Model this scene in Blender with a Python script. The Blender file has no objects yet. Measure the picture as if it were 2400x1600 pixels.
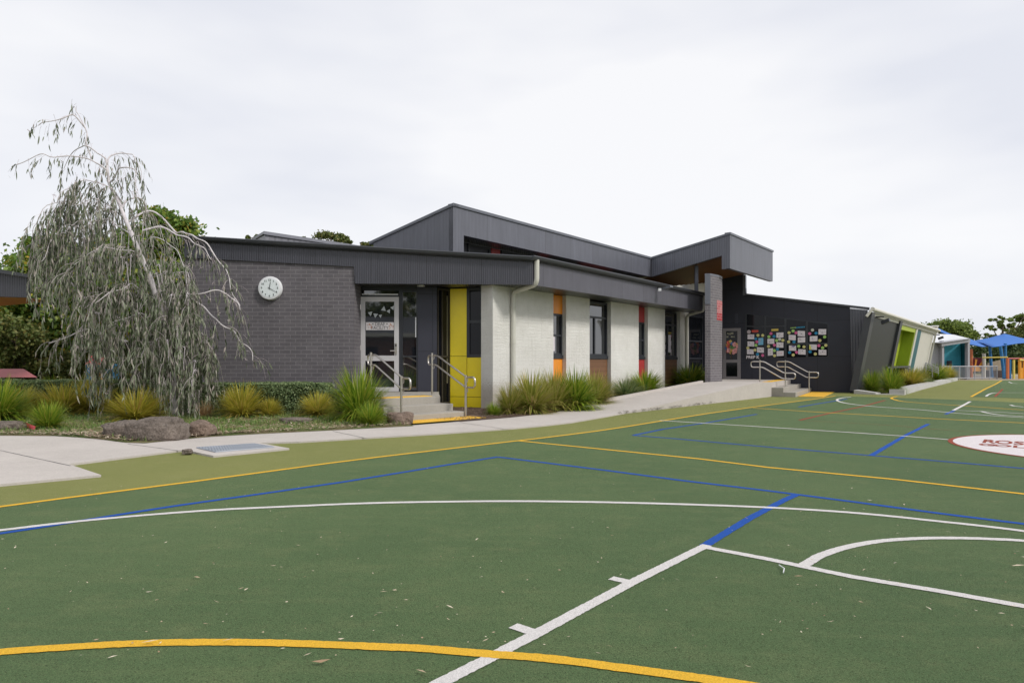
import bpy, bmesh, math, random
from mathutils import Vector, Matrix, noise
R = random.Random(7)
rad = math.radians
sc = bpy.context.scene
COL = sc.collection

# ---------------------------------------------------------------- camera, world, sun, exposure
FPX, HZ, EYE = 1540.0, 849.0, 1.1          # focal length in px of a 2400 px wide frame, horizon row, eye height
cd = bpy.data.cameras.new('camera'); cam = bpy.data.objects.new('camera', cd); COL.objects.link(cam)
cam.location = (0, 0, EYE); cam.rotation_euler = (rad(90), 0, 0)
cd.sensor_width = 36; cd.lens = 36 * FPX / 2400; cd.shift_y = (HZ - 800) / 2400
cd.clip_start = .05; cd.clip_end = 3000
sc.camera = cam
SUN_AZ, SUN_EL = (0.86, -0.51), 42
w = bpy.data.worlds.new('World'); sc.world = w; w.use_nodes = True
nt = w.node_tree; N = nt.nodes; L = nt.links; N.clear()
out = N.new('ShaderNodeOutputWorld'); bg = N.new('ShaderNodeBackground'); L.new(bg.outputs[0], out.inputs[0])
sky = N.new('ShaderNodeTexSky'); sky.sky_type = 'NISHITA'; sky.sun_disc = False
sky.sun_elevation = rad(SUN_EL); sky.sun_rotation = math.atan2(SUN_AZ[0], SUN_AZ[1])
sc1 = N.new('ShaderNodeMixRGB'); sc1.blend_type = 'MULTIPLY'; sc1.inputs[0].default_value = 1; sc1.inputs[2].default_value = (.9, .9, .9, 1)
L.new(sky.outputs[0], sc1.inputs[1])
tc = N.new('ShaderNodeTexCoord'); mp = N.new('ShaderNodeMapping'); mp.inputs['Scale'].default_value = (1, 1, 3.2)
mp.inputs['Rotation'].default_value = (0.1, 0.35, 0)
L.new(tc.outputs['Generated'], mp.inputs[0])
nz = N.new('ShaderNodeTexNoise'); nz.inputs['Scale'].default_value = 1.5; nz.inputs['Detail'].default_value = 4; nz.inputs['Roughness'].default_value = .5
L.new(mp.outputs[0], nz.inputs[0])
cr = N.new('ShaderNodeValToRGB')
cr.color_ramp.elements[0].position = .38; cr.color_ramp.elements[0].color = (.66, .675, .73, 1)
cr.color_ramp.elements[1].position = .60; cr.color_ramp.elements[1].color = (.80, .80, .815, 1)
L.new(nz.outputs[0], cr.inputs[0])
mix = N.new('ShaderNodeMixRGB'); mix.inputs[0].default_value = .93
mul = N.new('ShaderNodeMixRGB'); mul.blend_type = 'MULTIPLY'; mul.inputs[0].default_value = 1; mul.inputs[2].default_value = (10, 10, 10, 1)
L.new(cr.outputs[0], mul.inputs[1])
L.new(sc1.outputs[0], mix.inputs[1]); L.new(mul.outputs[0], mix.inputs[2]); L.new(mix.outputs[0], bg.inputs[0])
bg.inputs[1].default_value = .1
ld = bpy.data.lights.new('sun', 'SUN'); ld.energy = 1.9; ld.angle = rad(11); ld.color = (1, .96, .9)
lo = bpy.data.objects.new('sun', ld); COL.objects.link(lo)
dv = Vector((SUN_AZ[0], SUN_AZ[1], math.tan(rad(SUN_EL)))).normalized()
lo.rotation_euler = dv.to_track_quat('Z', 'Y').to_euler(); lo.location = (20, -20, 30)
vs = sc.view_settings; vs.view_transform = 'Standard'; vs.look = 'None'; vs.gamma = 1; vs.exposure = 0.32; vs.use_curve_mapping = False

# ---------------------------------------------------------------- helpers
def G(u, v, z=0.0):
    "point at height z seen at pixel (u, v) of the 2400x1600 photograph"
    Y = (EYE - z) * FPX / (v - HZ)
    return Vector(((u - 1200) / FPX * Y, Y, z))
def P(u, v, Y):
    return Vector(((u - 1200) / FPX * Y, Y, EYE - (v - HZ) / FPX * Y))
class PL:
    "vertical plane through two plan points; s runs along it, normal faces the camera"
    def __init__(s, a, b):
        s.a = Vector(a[:2]); d = Vector(b[:2]) - s.a; s.len = d.length; s.d = d.normalized(); s.n = Vector((s.d.y, -s.d.x))
    def su(s, u, off=0):
        k = (u - 1200) / FPX; a = s.a + s.n * off
        return (a.y * k - a.x) / (s.d.x - s.d.y * k)
    def sz(s, u, v, off=0):
        t = s.su(u, off); Y = (s.a + s.n * off).y + s.d.y * t
        return t, EYE - (v - HZ) / FPX * Y
    def pt(s, t, z, off=0):
        p = s.a + s.d * t + s.n * off
        return Vector((p.x, p.y, z))
    def px(s, u, v, off=0):
        t, z = s.sz(u, v, off); return s.pt(t, z, off)

def tag(o, label=None, cat=None, group=None, kind=None):
    if label: o['label'] = label
    if cat: o['category'] = cat
    if group: o['group'] = group
    if kind: o['kind'] = kind
    return o
def empty(name, loc, label=None, cat=None, group=None):
    o = bpy.data.objects.new(name, None); COL.objects.link(o); o.location = loc
    o.empty_display_size = .1
    return tag(o, label, cat, group)
def wloc(o):
    v = Vector((0, 0, 0))
    while o is not None: v += o.location; o = o.parent
    return v
class MB:
    def __init__(s): s.v = []; s.f = []; s.sm = False
    def poly(s, pts):
        i = len(s.v); s.v += [tuple(p) for p in pts]; s.f.append(tuple(range(i, i + len(pts)))); return s
    def hexa(s, p):   # 8 points: bottom 4 then top 4, same winding
        i = len(s.v); s.v += [tuple(q) for q in p]
        for f in ((3, 2, 1, 0), (4, 5, 6, 7), (0, 1, 5, 4), (1, 2, 6, 5), (2, 3, 7, 6), (3, 0, 4, 7)): s.f.append(tuple(i + k for k in f))
        return s
    def box(s, x0, x1, y0, y1, z0, z1):
        return s.hexa([(x0, y0, z0), (x1, y0, z0), (x1, y1, z0), (x0, y1, z0), (x0, y0, z1), (x1, y0, z1), (x1, y1, z1), (x0, y1, z1)])
    def wall(s, pl, s0, s1, z0, z1, off, th):
        "box on plane pl whose front is off in front of it and whose depth is th"
        a, b, c, d = pl.pt(s0, z0, off), pl.pt(s1, z0, off), pl.pt(s1, z0, off - th), pl.pt(s0, z0, off - th)
        up = Vector((0, 0, z1 - z0))
        return s.hexa([a, b, c, d, a + up, b + up, c + up, d + up])
    def prism(s, pts, vec):
        "flat outline pts swept by vec"
        n = len(pts); i = len(s.v); vec = Vector(vec)
        s.v += [tuple(p) for p in pts] + [tuple(Vector(p) + vec) for p in pts]
        s.f.append(tuple(range(i, i + n))[::-1]); s.f.append(tuple(range(i + n, i + 2 * n)))
        for k in range(n): s.f.append((i + k, i + (k + 1) % n, i + n + (k + 1) % n, i + n + k))
        return s
    def ppoly(s, pl, szs, off, th):
        return s.prism([pl.pt(a, b, off) for a, b in szs], Vector((-pl.n.x, -pl.n.y, 0)) * th)
    def tube(s, pts, r, seg=8, cap=True):
        pts = [Vector(p) for p in pts]; rs = r if isinstance(r, (list, tuple)) else [r] * len(pts)
        i0 = len(s.v); pn = None
        for k, p in enumerate(pts):
            t = (pts[min(k + 1, len(pts) - 1)] - pts[max(k - 1, 0)])
            t = t.normalized() if t.length > 1e-9 else Vector((0, 0, 1))
            if pn is None: pn = t.orthogonal().normalized()
            pn = (pn - t * pn.dot(t)); pn = pn.normalized() if pn.length > 1e-6 else t.orthogonal().normalized()
            b = t.cross(pn)
            for q in range(seg):
                a = 2 * math.pi * q / seg; s.v.append(tuple(p + (pn * math.cos(a) + b * math.sin(a)) * rs[k]))
        for k in range(len(pts) - 1):
            for q in range(seg):
                a = i0 + k * seg + q; b2 = i0 + k * seg + (q + 1) % seg
                s.f.append((a, b2, b2 + seg, a + seg))
        if cap:
            s.f.append(tuple(range(i0, i0 + seg))[::-1]); e = i0 + (len(pts) - 1) * seg; s.f.append(tuple(range(e, e + seg)))
        s.sm = True
        return s
    def disc(s, c, ax, r, h, seg=48, r2=None):
        c = Vector(c); ax = Vector(ax).normalized()
        return s.tube([c, c + ax * h], [r, r if r2 is None else r2], seg)
    def build(s, name, mat, parent=None, label=None, smooth=None, uv=True, bevel=0):
        me = bpy.data.meshes.new(name)
        off = wloc(parent) if parent is not None else Vector((0, 0, 0))
        me.from_pydata([(x - off.x, y - off.y, z - off.z) for x, y, z in s.v], [], s.f); me.update()
        if mat is not None: me.materials.append(mat)
        if uv: auto_uv(me, off)
        if s.sm if smooth is None else smooth:
            me.shade_smooth(); 
            try: me.set_sharp_from_angle(angle=rad(40))
            except Exception: pass
        o = bpy.data.objects.new(name, me); COL.objects.link(o); o.parent = parent
        if bevel:
            m = o.modifiers.new('bevel', 'BEVEL'); m.width = bevel; m.segments = 2; m.limit_method = 'ANGLE'
        if label: o['label'] = label
        return o
def auto_uv(me, off):
    uvl = me.uv_layers.new(name='UVMap').data
    for p in me.polygons:
        n = p.normal
        if abs(n.z) < .8:
            t = Vector((-n.y, n.x, 0)).normalized()
            for li in p.loop_indices:
                c = me.vertices[me.loops[li].vertex_index].co + off; uvl[li].uv = (c.x * t.x + c.y * t.y, c.z)
        else:
            for li in p.loop_indices:
                c = me.vertices[me.loops[li].vertex_index].co + off; uvl[li].uv = (c.x, c.y)
def text_mesh(body, size, name, mat, parent, loc, right, up, label=None, align='CENTER', sx=1, sy=1, ext=.002, bold=0.0, shear=0):
    cu = bpy.data.curves.new('t', 'FONT'); cu.body = body; cu.size = size; cu.align_x = align; cu.align_y = 'CENTER'; cu.offset = bold
    cu.extrude = ext; cu.shear = shear; cu.resolution_u = 3; cu.space_line = .95
    t = bpy.data.objects.new('t', cu); COL.objects.link(t)
    dg = bpy.context.evaluated_depsgraph_get(); me = bpy.data.meshes.new_from_object(t.evaluated_get(dg))
    bpy.data.objects.remove(t)
    right = Vector(right).normalized(); up = Vector(up).normalized(); nn = right.cross(up)
    loc = Vector(loc); off = wloc(parent) if parent is not None else Vector((0, 0, 0))
    for v in me.vertices:
        v.co = loc - off + right * v.co.x * sx + up * v.co.y * sy + nn * v.co.z
    me.materials.clear(); me.materials.append(mat); me.name = name
    o = bpy.data.objects.new(name, me); COL.objects.link(o); o.parent = parent
    if label: o['label'] = label
    return o

# ---------------------------------------------------------------- materials
MATS = {}
def base(name, col, rough=.6, spec=.5, metal=0, ior=None):
    m = bpy.data.materials.new(name); m.use_nodes = True; MATS[name] = m
    b = m.node_tree.nodes['Principled BSDF']
    b.inputs['Base Color'].default_value = (*col, 1); b.inputs['Roughness'].default_value = rough
    b.inputs['Metallic'].default_value = metal; b.inputs['Specular IOR Level'].default_value = spec
    if ior: b.inputs['IOR'].default_value = ior
    return m, m.node_tree, b
def nodes(t): return t.nodes, t.links
def coords(t, kind='Object', scale=(1, 1, 1), rot=(0, 0, 0)):
    c = t.nodes.new('ShaderNodeTexCoord'); m = t.nodes.new('ShaderNodeMapping')
    m.inputs['Scale'].default_value = scale; m.inputs['Rotation'].default_value = rot
    t.links.new(c.outputs[kind], m.inputs[0]); return m.outputs[0]
def noise_n(t, vec, scale, detail=4, rough=.6):
    n = t.nodes.new('ShaderNodeTexNoise'); n.inputs['Scale'].default_value = scale; n.inputs['Detail'].default_value = detail
    n.inputs['Roughness'].default_value = rough
    if vec is not None: t.links.new(vec, n.inputs['Vector'])
    return n.outputs[0]
def ramp(t, fac, stops):
    r = t.nodes.new('ShaderNodeValToRGB'); e = r.color_ramp.elements
    while len(e) > 2: e.remove(e[-1])
    for i, (p, c) in enumerate(stops):
        if i > 1: e.new(p)
        e[i].position = p; e[i].color = (*c, 1)
    t.links.new(fac, r.inputs[0]); return r.outputs[0]
def mixc(t, fac, a, b, mode='MIX'):
    m = t.nodes.new('ShaderNodeMixRGB'); m.blend_type = mode
    for i, x in ((0, fac), (1, a), (2, b)):
        if isinstance(x, (int, float)): m.inputs[i].default_value = x
        elif isinstance(x, tuple): m.inputs[i].default_value = (*x, 1)
        else: t.links.new(x, m.inputs[i])
    return m.outputs[0]
def bump(t, b, h, strength=.3, dist=.01):
    n = t.nodes.new('ShaderNodeBump'); n.inputs['Strength'].default_value = strength; n.inputs['Distance'].default_value = dist
    t.links.new(h, n.inputs['Height']); t.links.new(n.outputs[0], b.inputs['Normal']); return n
def sc3(c, k): return tuple(min(1, x * k) for x in c)
def plain(name, col, rough=.55, var=.12, scale=3.0, spec=.5, metal=0, bmp=0, kind='Object', stretch=(1, 1, 1)):
    m, t, b = base(name, col, rough, spec, metal)
    n = noise_n(t, coords(t, kind, stretch), scale, 6, .65)
    t.links.new(ramp(t, n, [(.3, sc3(col, 1 - var)), (.7, sc3(col, 1 + var))]), b.inputs['Base Color'])
    if bmp:
        n2 = noise_n(t, coords(t, kind), scale * 14, 4); bump(t, b, n2, bmp, .004)
    return m
def turf(name, c1, c2, c3):
    m, t, b = base(name, c1, .9, .2)
    v = coords(t)
    big = noise_n(t, v, .55, 5, .6); mid = noise_n(t, v, 3.2, 6, .75)
    fine = noise_n(t, v, 160, 3, .75); streak = noise_n(t, coords(t, 'Object', (1.2, 9, 1), (0, 0, rad(51))), 1.2, 4)
    col = mixc(t, ramp(t, big, [(.4, (0, 0, 0)), (.65, (1, 1, 1))]), c1, c2)
    col = mixc(t, ramp(t, streak, [(.5, (0, 0, 0)), (.8, (.4, .4, .4))]), col, c3)
    col = mixc(t, ramp(t, mid, [(.5, (0, 0, 0)), (.72, (.55, .55, .55))]), col, c3); dk = noise_n(t, v, 1.1, 7, .8); col = mixc(t, ramp(t, dk, [(.55, (0, 0, 0)), (.75, (.5, .5, .5))]), col, sc3(c1, .72))
    f = ramp(t, fine, [(.34, (.12, .12, .12)), (.5, (.9, .9, .9)), (.7, (1.9, 1.9, 1.9))])
    f.node.color_ramp.elements[2].color = (1, 1, 1, 1)
    col2 = mixc(t, 1.0, col, f, 'MULTIPLY')
    hi = noise_n(t, v, 230, 2, .7)
    col2 = mixc(t, ramp(t, hi, [(.58, (0, 0, 0)), (.72, (.75, .75, .75))]), col2, sc3(c3, 2.0))
    t.links.new(col2, b.inputs['Base Color']); bump(t, b, fine, .8, .012)
    b.inputs['Sheen Weight'].default_value = .18; b.inputs['Sheen Roughness'].default_value = .45; b.inputs['Sheen Tint'].default_value = (*sc3(c3, 3.2), 1)
    return m
M_court = turf('court turf', (.062, .117, .048), (.086, .144, .060), (.150, .180, .082))
M_olive = turf('olive turf', (.170, .190, .056), (.20, .215, .064), (.25, .25, .10))
def linem(name, col):
    m, t, b = base(name, col, .9, .2); v = coords(t)
    f = noise_n(t, v, 200, 3, .7); g = noise_n(t, v, 5, 4)
    c = mixc(t, ramp(t, f, [(.3, (.0, .0, .0)), (.62, (1, 1, 1))]), sc3(col, .6), col)
    c = mixc(t, ramp(t, g, [(.45, (0, 0, 0)), (.8, (.35, .35, .35))]), c, sc3(col, .75))
    t.links.new(c, b.inputs['Base Color']); bump(t, b, f, .7, .01); return m
M_white = linem('white turf line', (.76, .73, .71)); M_yel = linem('yellow turf line', (.86, .50, .045))
M_blue = linem('blue turf line', (.018, .095, .42)); M_red = linem('red turf line', (.32, .075, .045))
def concrete(name, col):
    m, t, b = base(name, col, .85, .3); v = coords(t)
    a = noise_n(t, v, 1.1, 6, .7); f = noise_n(t, v, 60, 4, .7); s = noise_n(t, v, 7, 5, .6)
    c = ramp(t, a, [(.3, sc3(col, .84)), (.65, sc3(col, 1.05))])
    c = mixc(t, ramp(t, s, [(.55, (0, 0, 0)), (.8, (.5, .5, .5))]), c, sc3(col, .72))
    c = mixc(t, .35, c, ramp(t, f, [(.3, sc3(col, .6)), (.7, sc3(col, 1.2))]))
    t.links.new(c, b.inputs['Base Color']); bump(t, b, f, .25, .003); return m
M_path = concrete('path concrete', (.50, .46, .425)); M_step = concrete('step concrete', (.36, .335, .295)); M_kerb = concrete('kerb concrete', (.5, .49, .47))
def ribbed(name, col, pitch=.05, rough=.38, joint=1.25, strength=.5, var=.1):
    m, t, b = base(name, col, rough, .5)
    uv = coords(t, 'UV'); wv = t.nodes.new('ShaderNodeTexWave'); wv.bands_direction = 'X'; wv.inputs['Scale'].default_value = .314 / pitch
    wv.inputs['Distortion'].default_value = 0; t.links.new(uv, wv.inputs['Vector'])
    br = t.nodes.new('ShaderNodeTexBrick'); br.offset = 0; br.inputs['Scale'].default_value = 1; br.inputs['Brick Width'].default_value = joint
    br.inputs['Row Height'].default_value = 30; br.inputs['Mortar Size'].default_value = .006; br.inputs['Color1'].default_value = (1, 1, 1, 1)
    br.inputs['Color2'].default_value = (.9, .9, .9, 1); br.inputs['Mortar'].default_value = (.35, .35, .35, 1); t.links.new(uv, br.inputs['Vector'])
    n = noise_n(t, coords(t, 'UV', (3, .5, 1)), 2.5, 5)
    c = ramp(t, n, [(.3, sc3(col, 1 - var)), (.7, sc3(col, 1 + var))])
    c = mixc(t, 1, c, ramp(t, wv.outputs[0], [(.05, (.72, .72, .72)), (.35, (1, 1, 1))]), 'MULTIPLY')
    st = noise_n(t, coords(t, 'UV', (9, .35, 1)), 1.6, 5); c = mixc(t, ramp(t, st, [(.55, (0, 0, 0)), (.8, (.4, .4, .4))]), c, sc3(col, 1.7))
    c = mixc(t, 1, c, br.outputs[0], 'MULTIPLY')
    t.links.new(c, b.inputs['Base Color']); bump(t, b, wv.outputs[0], strength, .012); return m
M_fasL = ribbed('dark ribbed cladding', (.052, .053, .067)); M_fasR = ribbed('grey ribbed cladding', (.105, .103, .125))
M_up = ribbed('pale grey ribbed cladding', (.135, .140, .170)); M_can = ribbed('canopy ribbed cladding', (.135, .140, .170), .08)
M_corr = ribbed('grey corrugated strip', (.10, .105, .125), .09, strength=.8)
M_sof = ribbed('dark soffit lining', (.05, .05, .055), .06, .28, 4)
M_trim = plain('dark metal trim', (.045, .048, .056), .4, .1); M_cap = plain('grey metal capping', (.13, .138, .165), .4, .08)
M_frame = plain('charcoal frame', (.022, .025, .032), .4, .1); M_black = plain('black panel', (.016, .017, .026), .5, .12)
def panelm(name, col, w=1.05, h=1.2, rough=.55, mortar=.4):
    m, t, b = base(name, col, rough, .4); uv = coords(t, 'UV')
    br = t.nodes.new('ShaderNodeTexBrick'); br.offset = 0; br.inputs['Scale'].default_value = 1; br.inputs['Brick Width'].default_value = w
    br.inputs['Row Height'].default_value = h; br.inputs['Mortar Size'].default_value = .008; br.inputs['Color1'].default_value = (*col, 1)
    br.inputs['Color2'].default_value = (*sc3(col, .92), 1); br.inputs['Mortar'].default_value = (*sc3(col, mortar), 1); t.links.new(uv, br.inputs['Vector'])
    n = noise_n(t, coords(t), 1.6, 6)
    c = mixc(t, 1, br.outputs[0], ramp(t, n, [(.3, (.86, .86, .86)), (.7, (1, 1, 1))]), 'MULTIPLY')
    t.links.new(c, b.inputs['Base Color']); return m
M_dpan = panelm('dark wall panel', (.026, .028, .042), 1.15, 1.32)
M_entry = panelm('entry wall panel', (.042, .044, .062), .7, 1.36)
M_yp = plain('yellow panel', (.88, .70, .012), .35, .05); M_op = plain('orange panel', (.78, .27, .02), .4, .06); M_rp = plain('red panel', (.36, .03, .03), .4, .06)
def woodm(name, col, pitch):
    m, t, b = base(name, col, .5, .4); uv = coords(t, 'UV')
    br = t.nodes.new('ShaderNodeTexBrick'); br.offset = .5; br.inputs['Scale'].default_value = 1; br.inputs['Brick Width'].default_value = 2.4
    br.inputs['Row Height'].default_value = pitch; br.inputs['Mortar Size'].default_value = .005; br.inputs['Color1'].default_value = (*col, 1)
    br.inputs['Color2'].default_value = (*sc3(col, .85), 1); br.inputs['Mortar'].default_value = (*sc3(col, .4), 1); t.links.new(uv, br.inputs['Vector'])
    n = noise_n(t, coords(t, 'UV', (1.5, 22, 1)), 3, 6)
    c = mixc(t, 1, br.outputs[0], ramp(t, n, [(.3, (.75, .75, .75)), (.7, (1, 1, 1))]), 'MULTIPLY')
    t.links.new(c, b.inputs['Base Color']); return m
M_wood = woodm('brown board cladding', (.23, .115, .06), .14); M_wsof = woodm('timber soffit lining', (.20, .085, .028), .12)
def brickm(name, c1, c2, mortar, ms=.006, bmp=.5, scalev=.8, extra=None):
    m, t, b = base(name, c1, .75, .35); uv = coords(t, 'UV')
    br = t.nodes.new('ShaderNodeTexBrick'); br.offset = .5; br.inputs['Scale'].default_value = 1; br.inputs['Brick Width'].default_value = .30 * scalev
    br.inputs['Row Height'].default_value = .086; br.inputs['Mortar Size'].default_value = ms; br.inputs['Mortar Smooth'].default_value = .3
    br.inputs['Color1'].default_value = (*c1, 1); br.inputs['Color2'].default_value = (*c2, 1); br.inputs['Mortar'].default_value = (*mortar, 1)
    t.links.new(uv, br.inputs['Vector'])
    n = noise_n(t, coords(t), 2.2, 6, .7); f = noise_n(t, coords(t), 70, 4, .7)
    c = mixc(t, 1, br.outputs[0], ramp(t, n, [(.3, (.82, .82, .82)), (.65, (1, 1, 1))]), 'MULTIPLY')
    c = mixc(t, 1, c, ramp(t, f, [(.3, (.8, .8, .8)), (.6, (1, 1, 1))]), 'MULTIPLY')
    t.links.new(c, b.inputs['Base Color'])
    h = mixc(t, .5, br.outputs['Fac'], f); inv = t.nodes.new('ShaderNodeInvert'); t.links.new(h, inv.inputs[1])
    bump(t, b, inv.outputs[0], bmp, .008); return m
M_brick = brickm('grey brick', (.150, .138, .150), (.122, .112, .124), (.228, .218, .228), .0065)
M_brickp = brickm('pillar brick', (.175, .16, .175), (.145, .133, .145), (.31, .295, .30))
def wbrick():
    m, t, b = base('white painted brick', (.62, .60, .55), .85, .25); uv = coords(t, 'UV')
    br = t.nodes.new('ShaderNodeTexBrick'); br.offset = .5; br.inputs['Scale'].default_value = 1; br.inputs['Brick Width'].default_value = .24
    br.inputs['Row Height'].default_value = .086; br.inputs['Mortar Size'].default_value = .005; br.inputs['Mortar Smooth'].default_value = 1
    br.inputs['Color1'].default_value = (1, 1, 1, 1); br.inputs['Color2'].default_value = (.97, .97, .97, 1); br.inputs['Mortar'].default_value = (.965, .965, .96, 1)
    t.links.new(uv, br.inputs['Vector']); v = coords(t)
    n = noise_n(t, v, 1.3, 6, .7); f = noise_n(t, v, 26, 5, .75); sp = noise_n(t, v, 45, 2, .5); dr = noise_n(t, coords(t, 'Object', (7, 7, .5)), 1.5, 5)
    c = ramp(t, n, [(.3, (.68, .67, .63)), (.7, (.80, .79, .76))])
    c = mixc(t, 1, c, br.outputs[0], 'MULTIPLY')
    c = mixc(t, ramp(t, sp, [(.66, (0, 0, 0)), (.76, (.55, .55, .55))]), c, (.26, .25, .22))
    c = mixc(t, ramp(t, dr, [(.58, (0, 0, 0)), (.8, (.35, .35, .35))]), c, (.38, .37, .31))
    sx_ = t.nodes.new('ShaderNodeSeparateXYZ'); t.links.new(uv, sx_.inputs[0]); ma = t.nodes.new('ShaderNodeMath'); ma.operation = 'MULTIPLY_ADD'
    t.links.new(f, ma.inputs[0]); ma.inputs[1].default_value = -.9; t.links.new(sx_.outputs[1], ma.inputs[2])
    c = mixc(t, ramp(t, ma.outputs[0], [(0, (.55, .55, .55)), (.25, (0, 0, 0))]), c, (.36, .31, .24))
    t.links.new(c, b.inputs['Base Color'])
    h = mixc(t, .88, br.outputs['Fac'], f); inv = t.nodes.new('ShaderNodeInvert'); t.links.new(h, inv.inputs[1]); bump(t, b, inv.outputs[0], .9, .035)
    return m
M_wb = wbrick()
M_glass, _t, _b = base('window glass', (.012, .014, .018), .03, .5, ior=2.3)
_n = noise_n(_t, coords(_t), .8, 2); bump(_t, _b, _n, .05, .02)
M_dglass, _t, _b = base('tinted glass', (.006, .007, .010), .05, .3, ior=1.45)
M_steel = plain('stainless steel', (.60, .56, .52), .3, .06, metal=1); M_pipe = plain('cream downpipe', (.56, .55, .49), .45, .06)
M_door = plain('silver door frame', (.50, .49, .50), .45, .04); M_door2 = plain('bronze door frame', (.20, .185, .19), .45, .04)
M_tact = plain('yellow tactile paving', (.74, .47, .06), .7, .1, 20)
M_wht = plain('white plastic', (.72, .73, .75), .35, .03); M_face = plain('clock face', (.70, .75, .76), .5, .03); M_ink = plain('black ink', (.02, .02, .025), .6, .1)
M_cream = plain('cream metal', (.60, .58, .52), .5, .05); M_lime = plain('lime panel', (.42, .52, .04), .45, .05); M_teal = plain('teal panel', (.008, .11, .135), .45, .06)
M_turq = plain('turquoise panel', (.09, .52, .70), .6, .08); M_lgrey = plain('pale grey wall', (.38, .38, .41), .6, .05); M_wroof = plain('white roof sheet', (.68, .69, .71), .4, .05)
M_eastd = plain('charcoal cladding', (.020, .022, .023), .5, .06); M_sail = plain('blue shade cloth', (.015, .13, .46), .7, .08); M_bpost = plain('blue post', (.015, .15, .36), .5, .08)
M_or = plain('orange play post', (.55, .15, .05), .5, .1); M_ora = plain('amber play panel', (.75, .33, .03), .5, .1); M_mar = plain('maroon play panel', (.18, .02, .04), .5, .1)
M_ypost = plain('yellow play bar', (.72, .56, .12), .5, .1); M_sand = plain('sand climbing wall', (.33, .27, .19), .7, .15); M_galv = plain('galvanised fence', (.38, .39, .42), .45, .08, metal=.3)
M_osof = plain('orange soffit', (.60, .26, .06), .5, .08); M_pink = plain('faded red roof', (.42, .12, .13), .6, .12); M_pbl = plain('blue play panel', (.02, .22, .45), .5, .1)
def rockm(name, c):
    m, t, b = base(name, c, .9, .2); v = coords(t)
    a = noise_n(t, v, 5, 8, .75); f = noise_n(t, v, 40, 5, .8); l = noise_n(t, v, 9, 6, .8)
    vo = t.nodes.new('ShaderNodeTexVoronoi'); vo.inputs['Scale'].default_value = 22; t.links.new(v, vo.inputs[0])
    col = ramp(t, a, [(.35, sc3(c, .6)), (.65, sc3(c, 1.2))])
    col = mixc(t, ramp(t, l, [(.6, (0, 0, 0)), (.7, (.6, .6, .6))]), col, (.30, .27, .25))
    col = mixc(t, 1, col, ramp(t, f, [(.3, (.5, .5, .5)), (.6, (1, 1, 1))]), 'MULTIPLY')
    t.links.new(col, b.inputs['Base Color']); bump(t, b, mixc(t, .5, f, vo.outputs[0]), .8, .025); return m
M_rock = rockm('basalt boulder', (.205, .17, .145)); M_rock2 = rockm('red scoria', (.235, .175, .14))
def islandm(name, stops, rough=.6, trans=0.0, spec=.3):
    m, t, b = base(name, stops[0][1], rough, spec)
    g = t.nodes.new('ShaderNodeNewGeometry'); c = ramp(t, g.outputs['Random Per Island'], stops)
    t.links.new(c, b.inputs['Base Color'])
    if trans:
        tr = t.nodes.new('ShaderNodeBsdfTranslucent'); mx = t.nodes.new('ShaderNodeMixShader'); mx.inputs[0].default_value = trans
        t.links.new(c, tr.inputs[0]); o = t.nodes['Material Output']
        t.links.new(b.outputs[0], mx.inputs[1]); t.links.new(tr.outputs[0], mx.inputs[2]); t.links.new(mx.outputs[0], o.inputs[0])
    return m
M_ggold = islandm('golden tussock blades', [(0, (.26, .29, .04)), (.35, (.46, .43, .06)), (.75, (.62, .54, .09)), (1, (.58, .42, .14))], .55, .4)
M_ggreen = islandm('green tussock blades', [(0, (.09, .19, .02)), (.4, (.20, .32, .025)), (.8, (.38, .44, .05)), (1, (.50, .44, .09))], .5, .4)
M_golive = islandm('olive tussock blades', [(0, (.19, .25, .045)), (.4, (.34, .36, .06)), (.75, (.46, .42, .11)), (1, (.55, .40, .20))], .55, .4)
M_gblue = islandm('grey green tussock blades', [(0, (.12, .18, .07)), (.5, (.20, .27, .10)), (1, (.34, .36, .15))], .5, .4)
M_gstraw = islandm('straw tussock blades', [(0, (.36, .27, .14)), (.5, (.45, .33, .18)), (1, (.38, .22, .12))], .7, .3)
M_hedge = islandm('hedge leaves', [(0, (.10, .15, .065)), (.6, (.18, .25, .11)), (1, (.32, .38, .19))], .5, .2)
M_leafA = islandm('maple leaves', [(0, (.09, .18, .035)), (.55, (.16, .26, .045)), (.88, (.28, .33, .05)), (1, (.50, .33, .05))], .5, .3)
M_leafB = islandm('dark evergreen leaves', [(0, (.035, .065, .022)), (.6, (.065, .11, .032)), (1, (.12, .15, .045))], .5, .25)
M_leafC = islandm('olive leaves', [(0, (.08, .11, .03)), (.6, (.14, .18, .045)), (1, (.22, .19, .06))], .5, .25)
M_leafD = islandm('round crown leaves', [(0, (.10, .15, .035)), (.6, (.17, .24, .05)), (1, (.27, .33, .07))], .5, .25)
M_gum = islandm('gum leaves', [(0, (.045, .065, .03)), (.35, (.12, .15, .08)), (.75, (.27, .30, .21)), (1, (.42, .36, .33))], .45, .25)
M_gbark = plain('pale gum bark', (.60, .56, .57), .7, .22, 9); M_bark = plain('brown bark', (.13, .10, .075), .9, .25, 12, bmp=.5); M_twig = plain('mauve twig', (.50, .43, .44), .7, .2, 9)
M_litter = islandm('bark and leaf litter', [(0, (.20, .13, .09)), (.5, (.36, .27, .19)), (1, (.52, .44, .34))], .8)
M_chip = islandm('pale leaf litter', [(0, (.30, .20, .12)), (.4, (.52, .42, .30)), (1, (.66, .58, .46))], .7)
M_mulchc = islandm('mulch chips', [(0, (.09, .055, .04)), (.6, (.17, .115, .085)), (1, (.30, .22, .17))], .9)
M_lawn = islandm('lawn blades', [(0, (.09, .18, .04)), (.6, (.16, .27, .065)), (1, (.30, .32, .11))], .6, .3)
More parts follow.
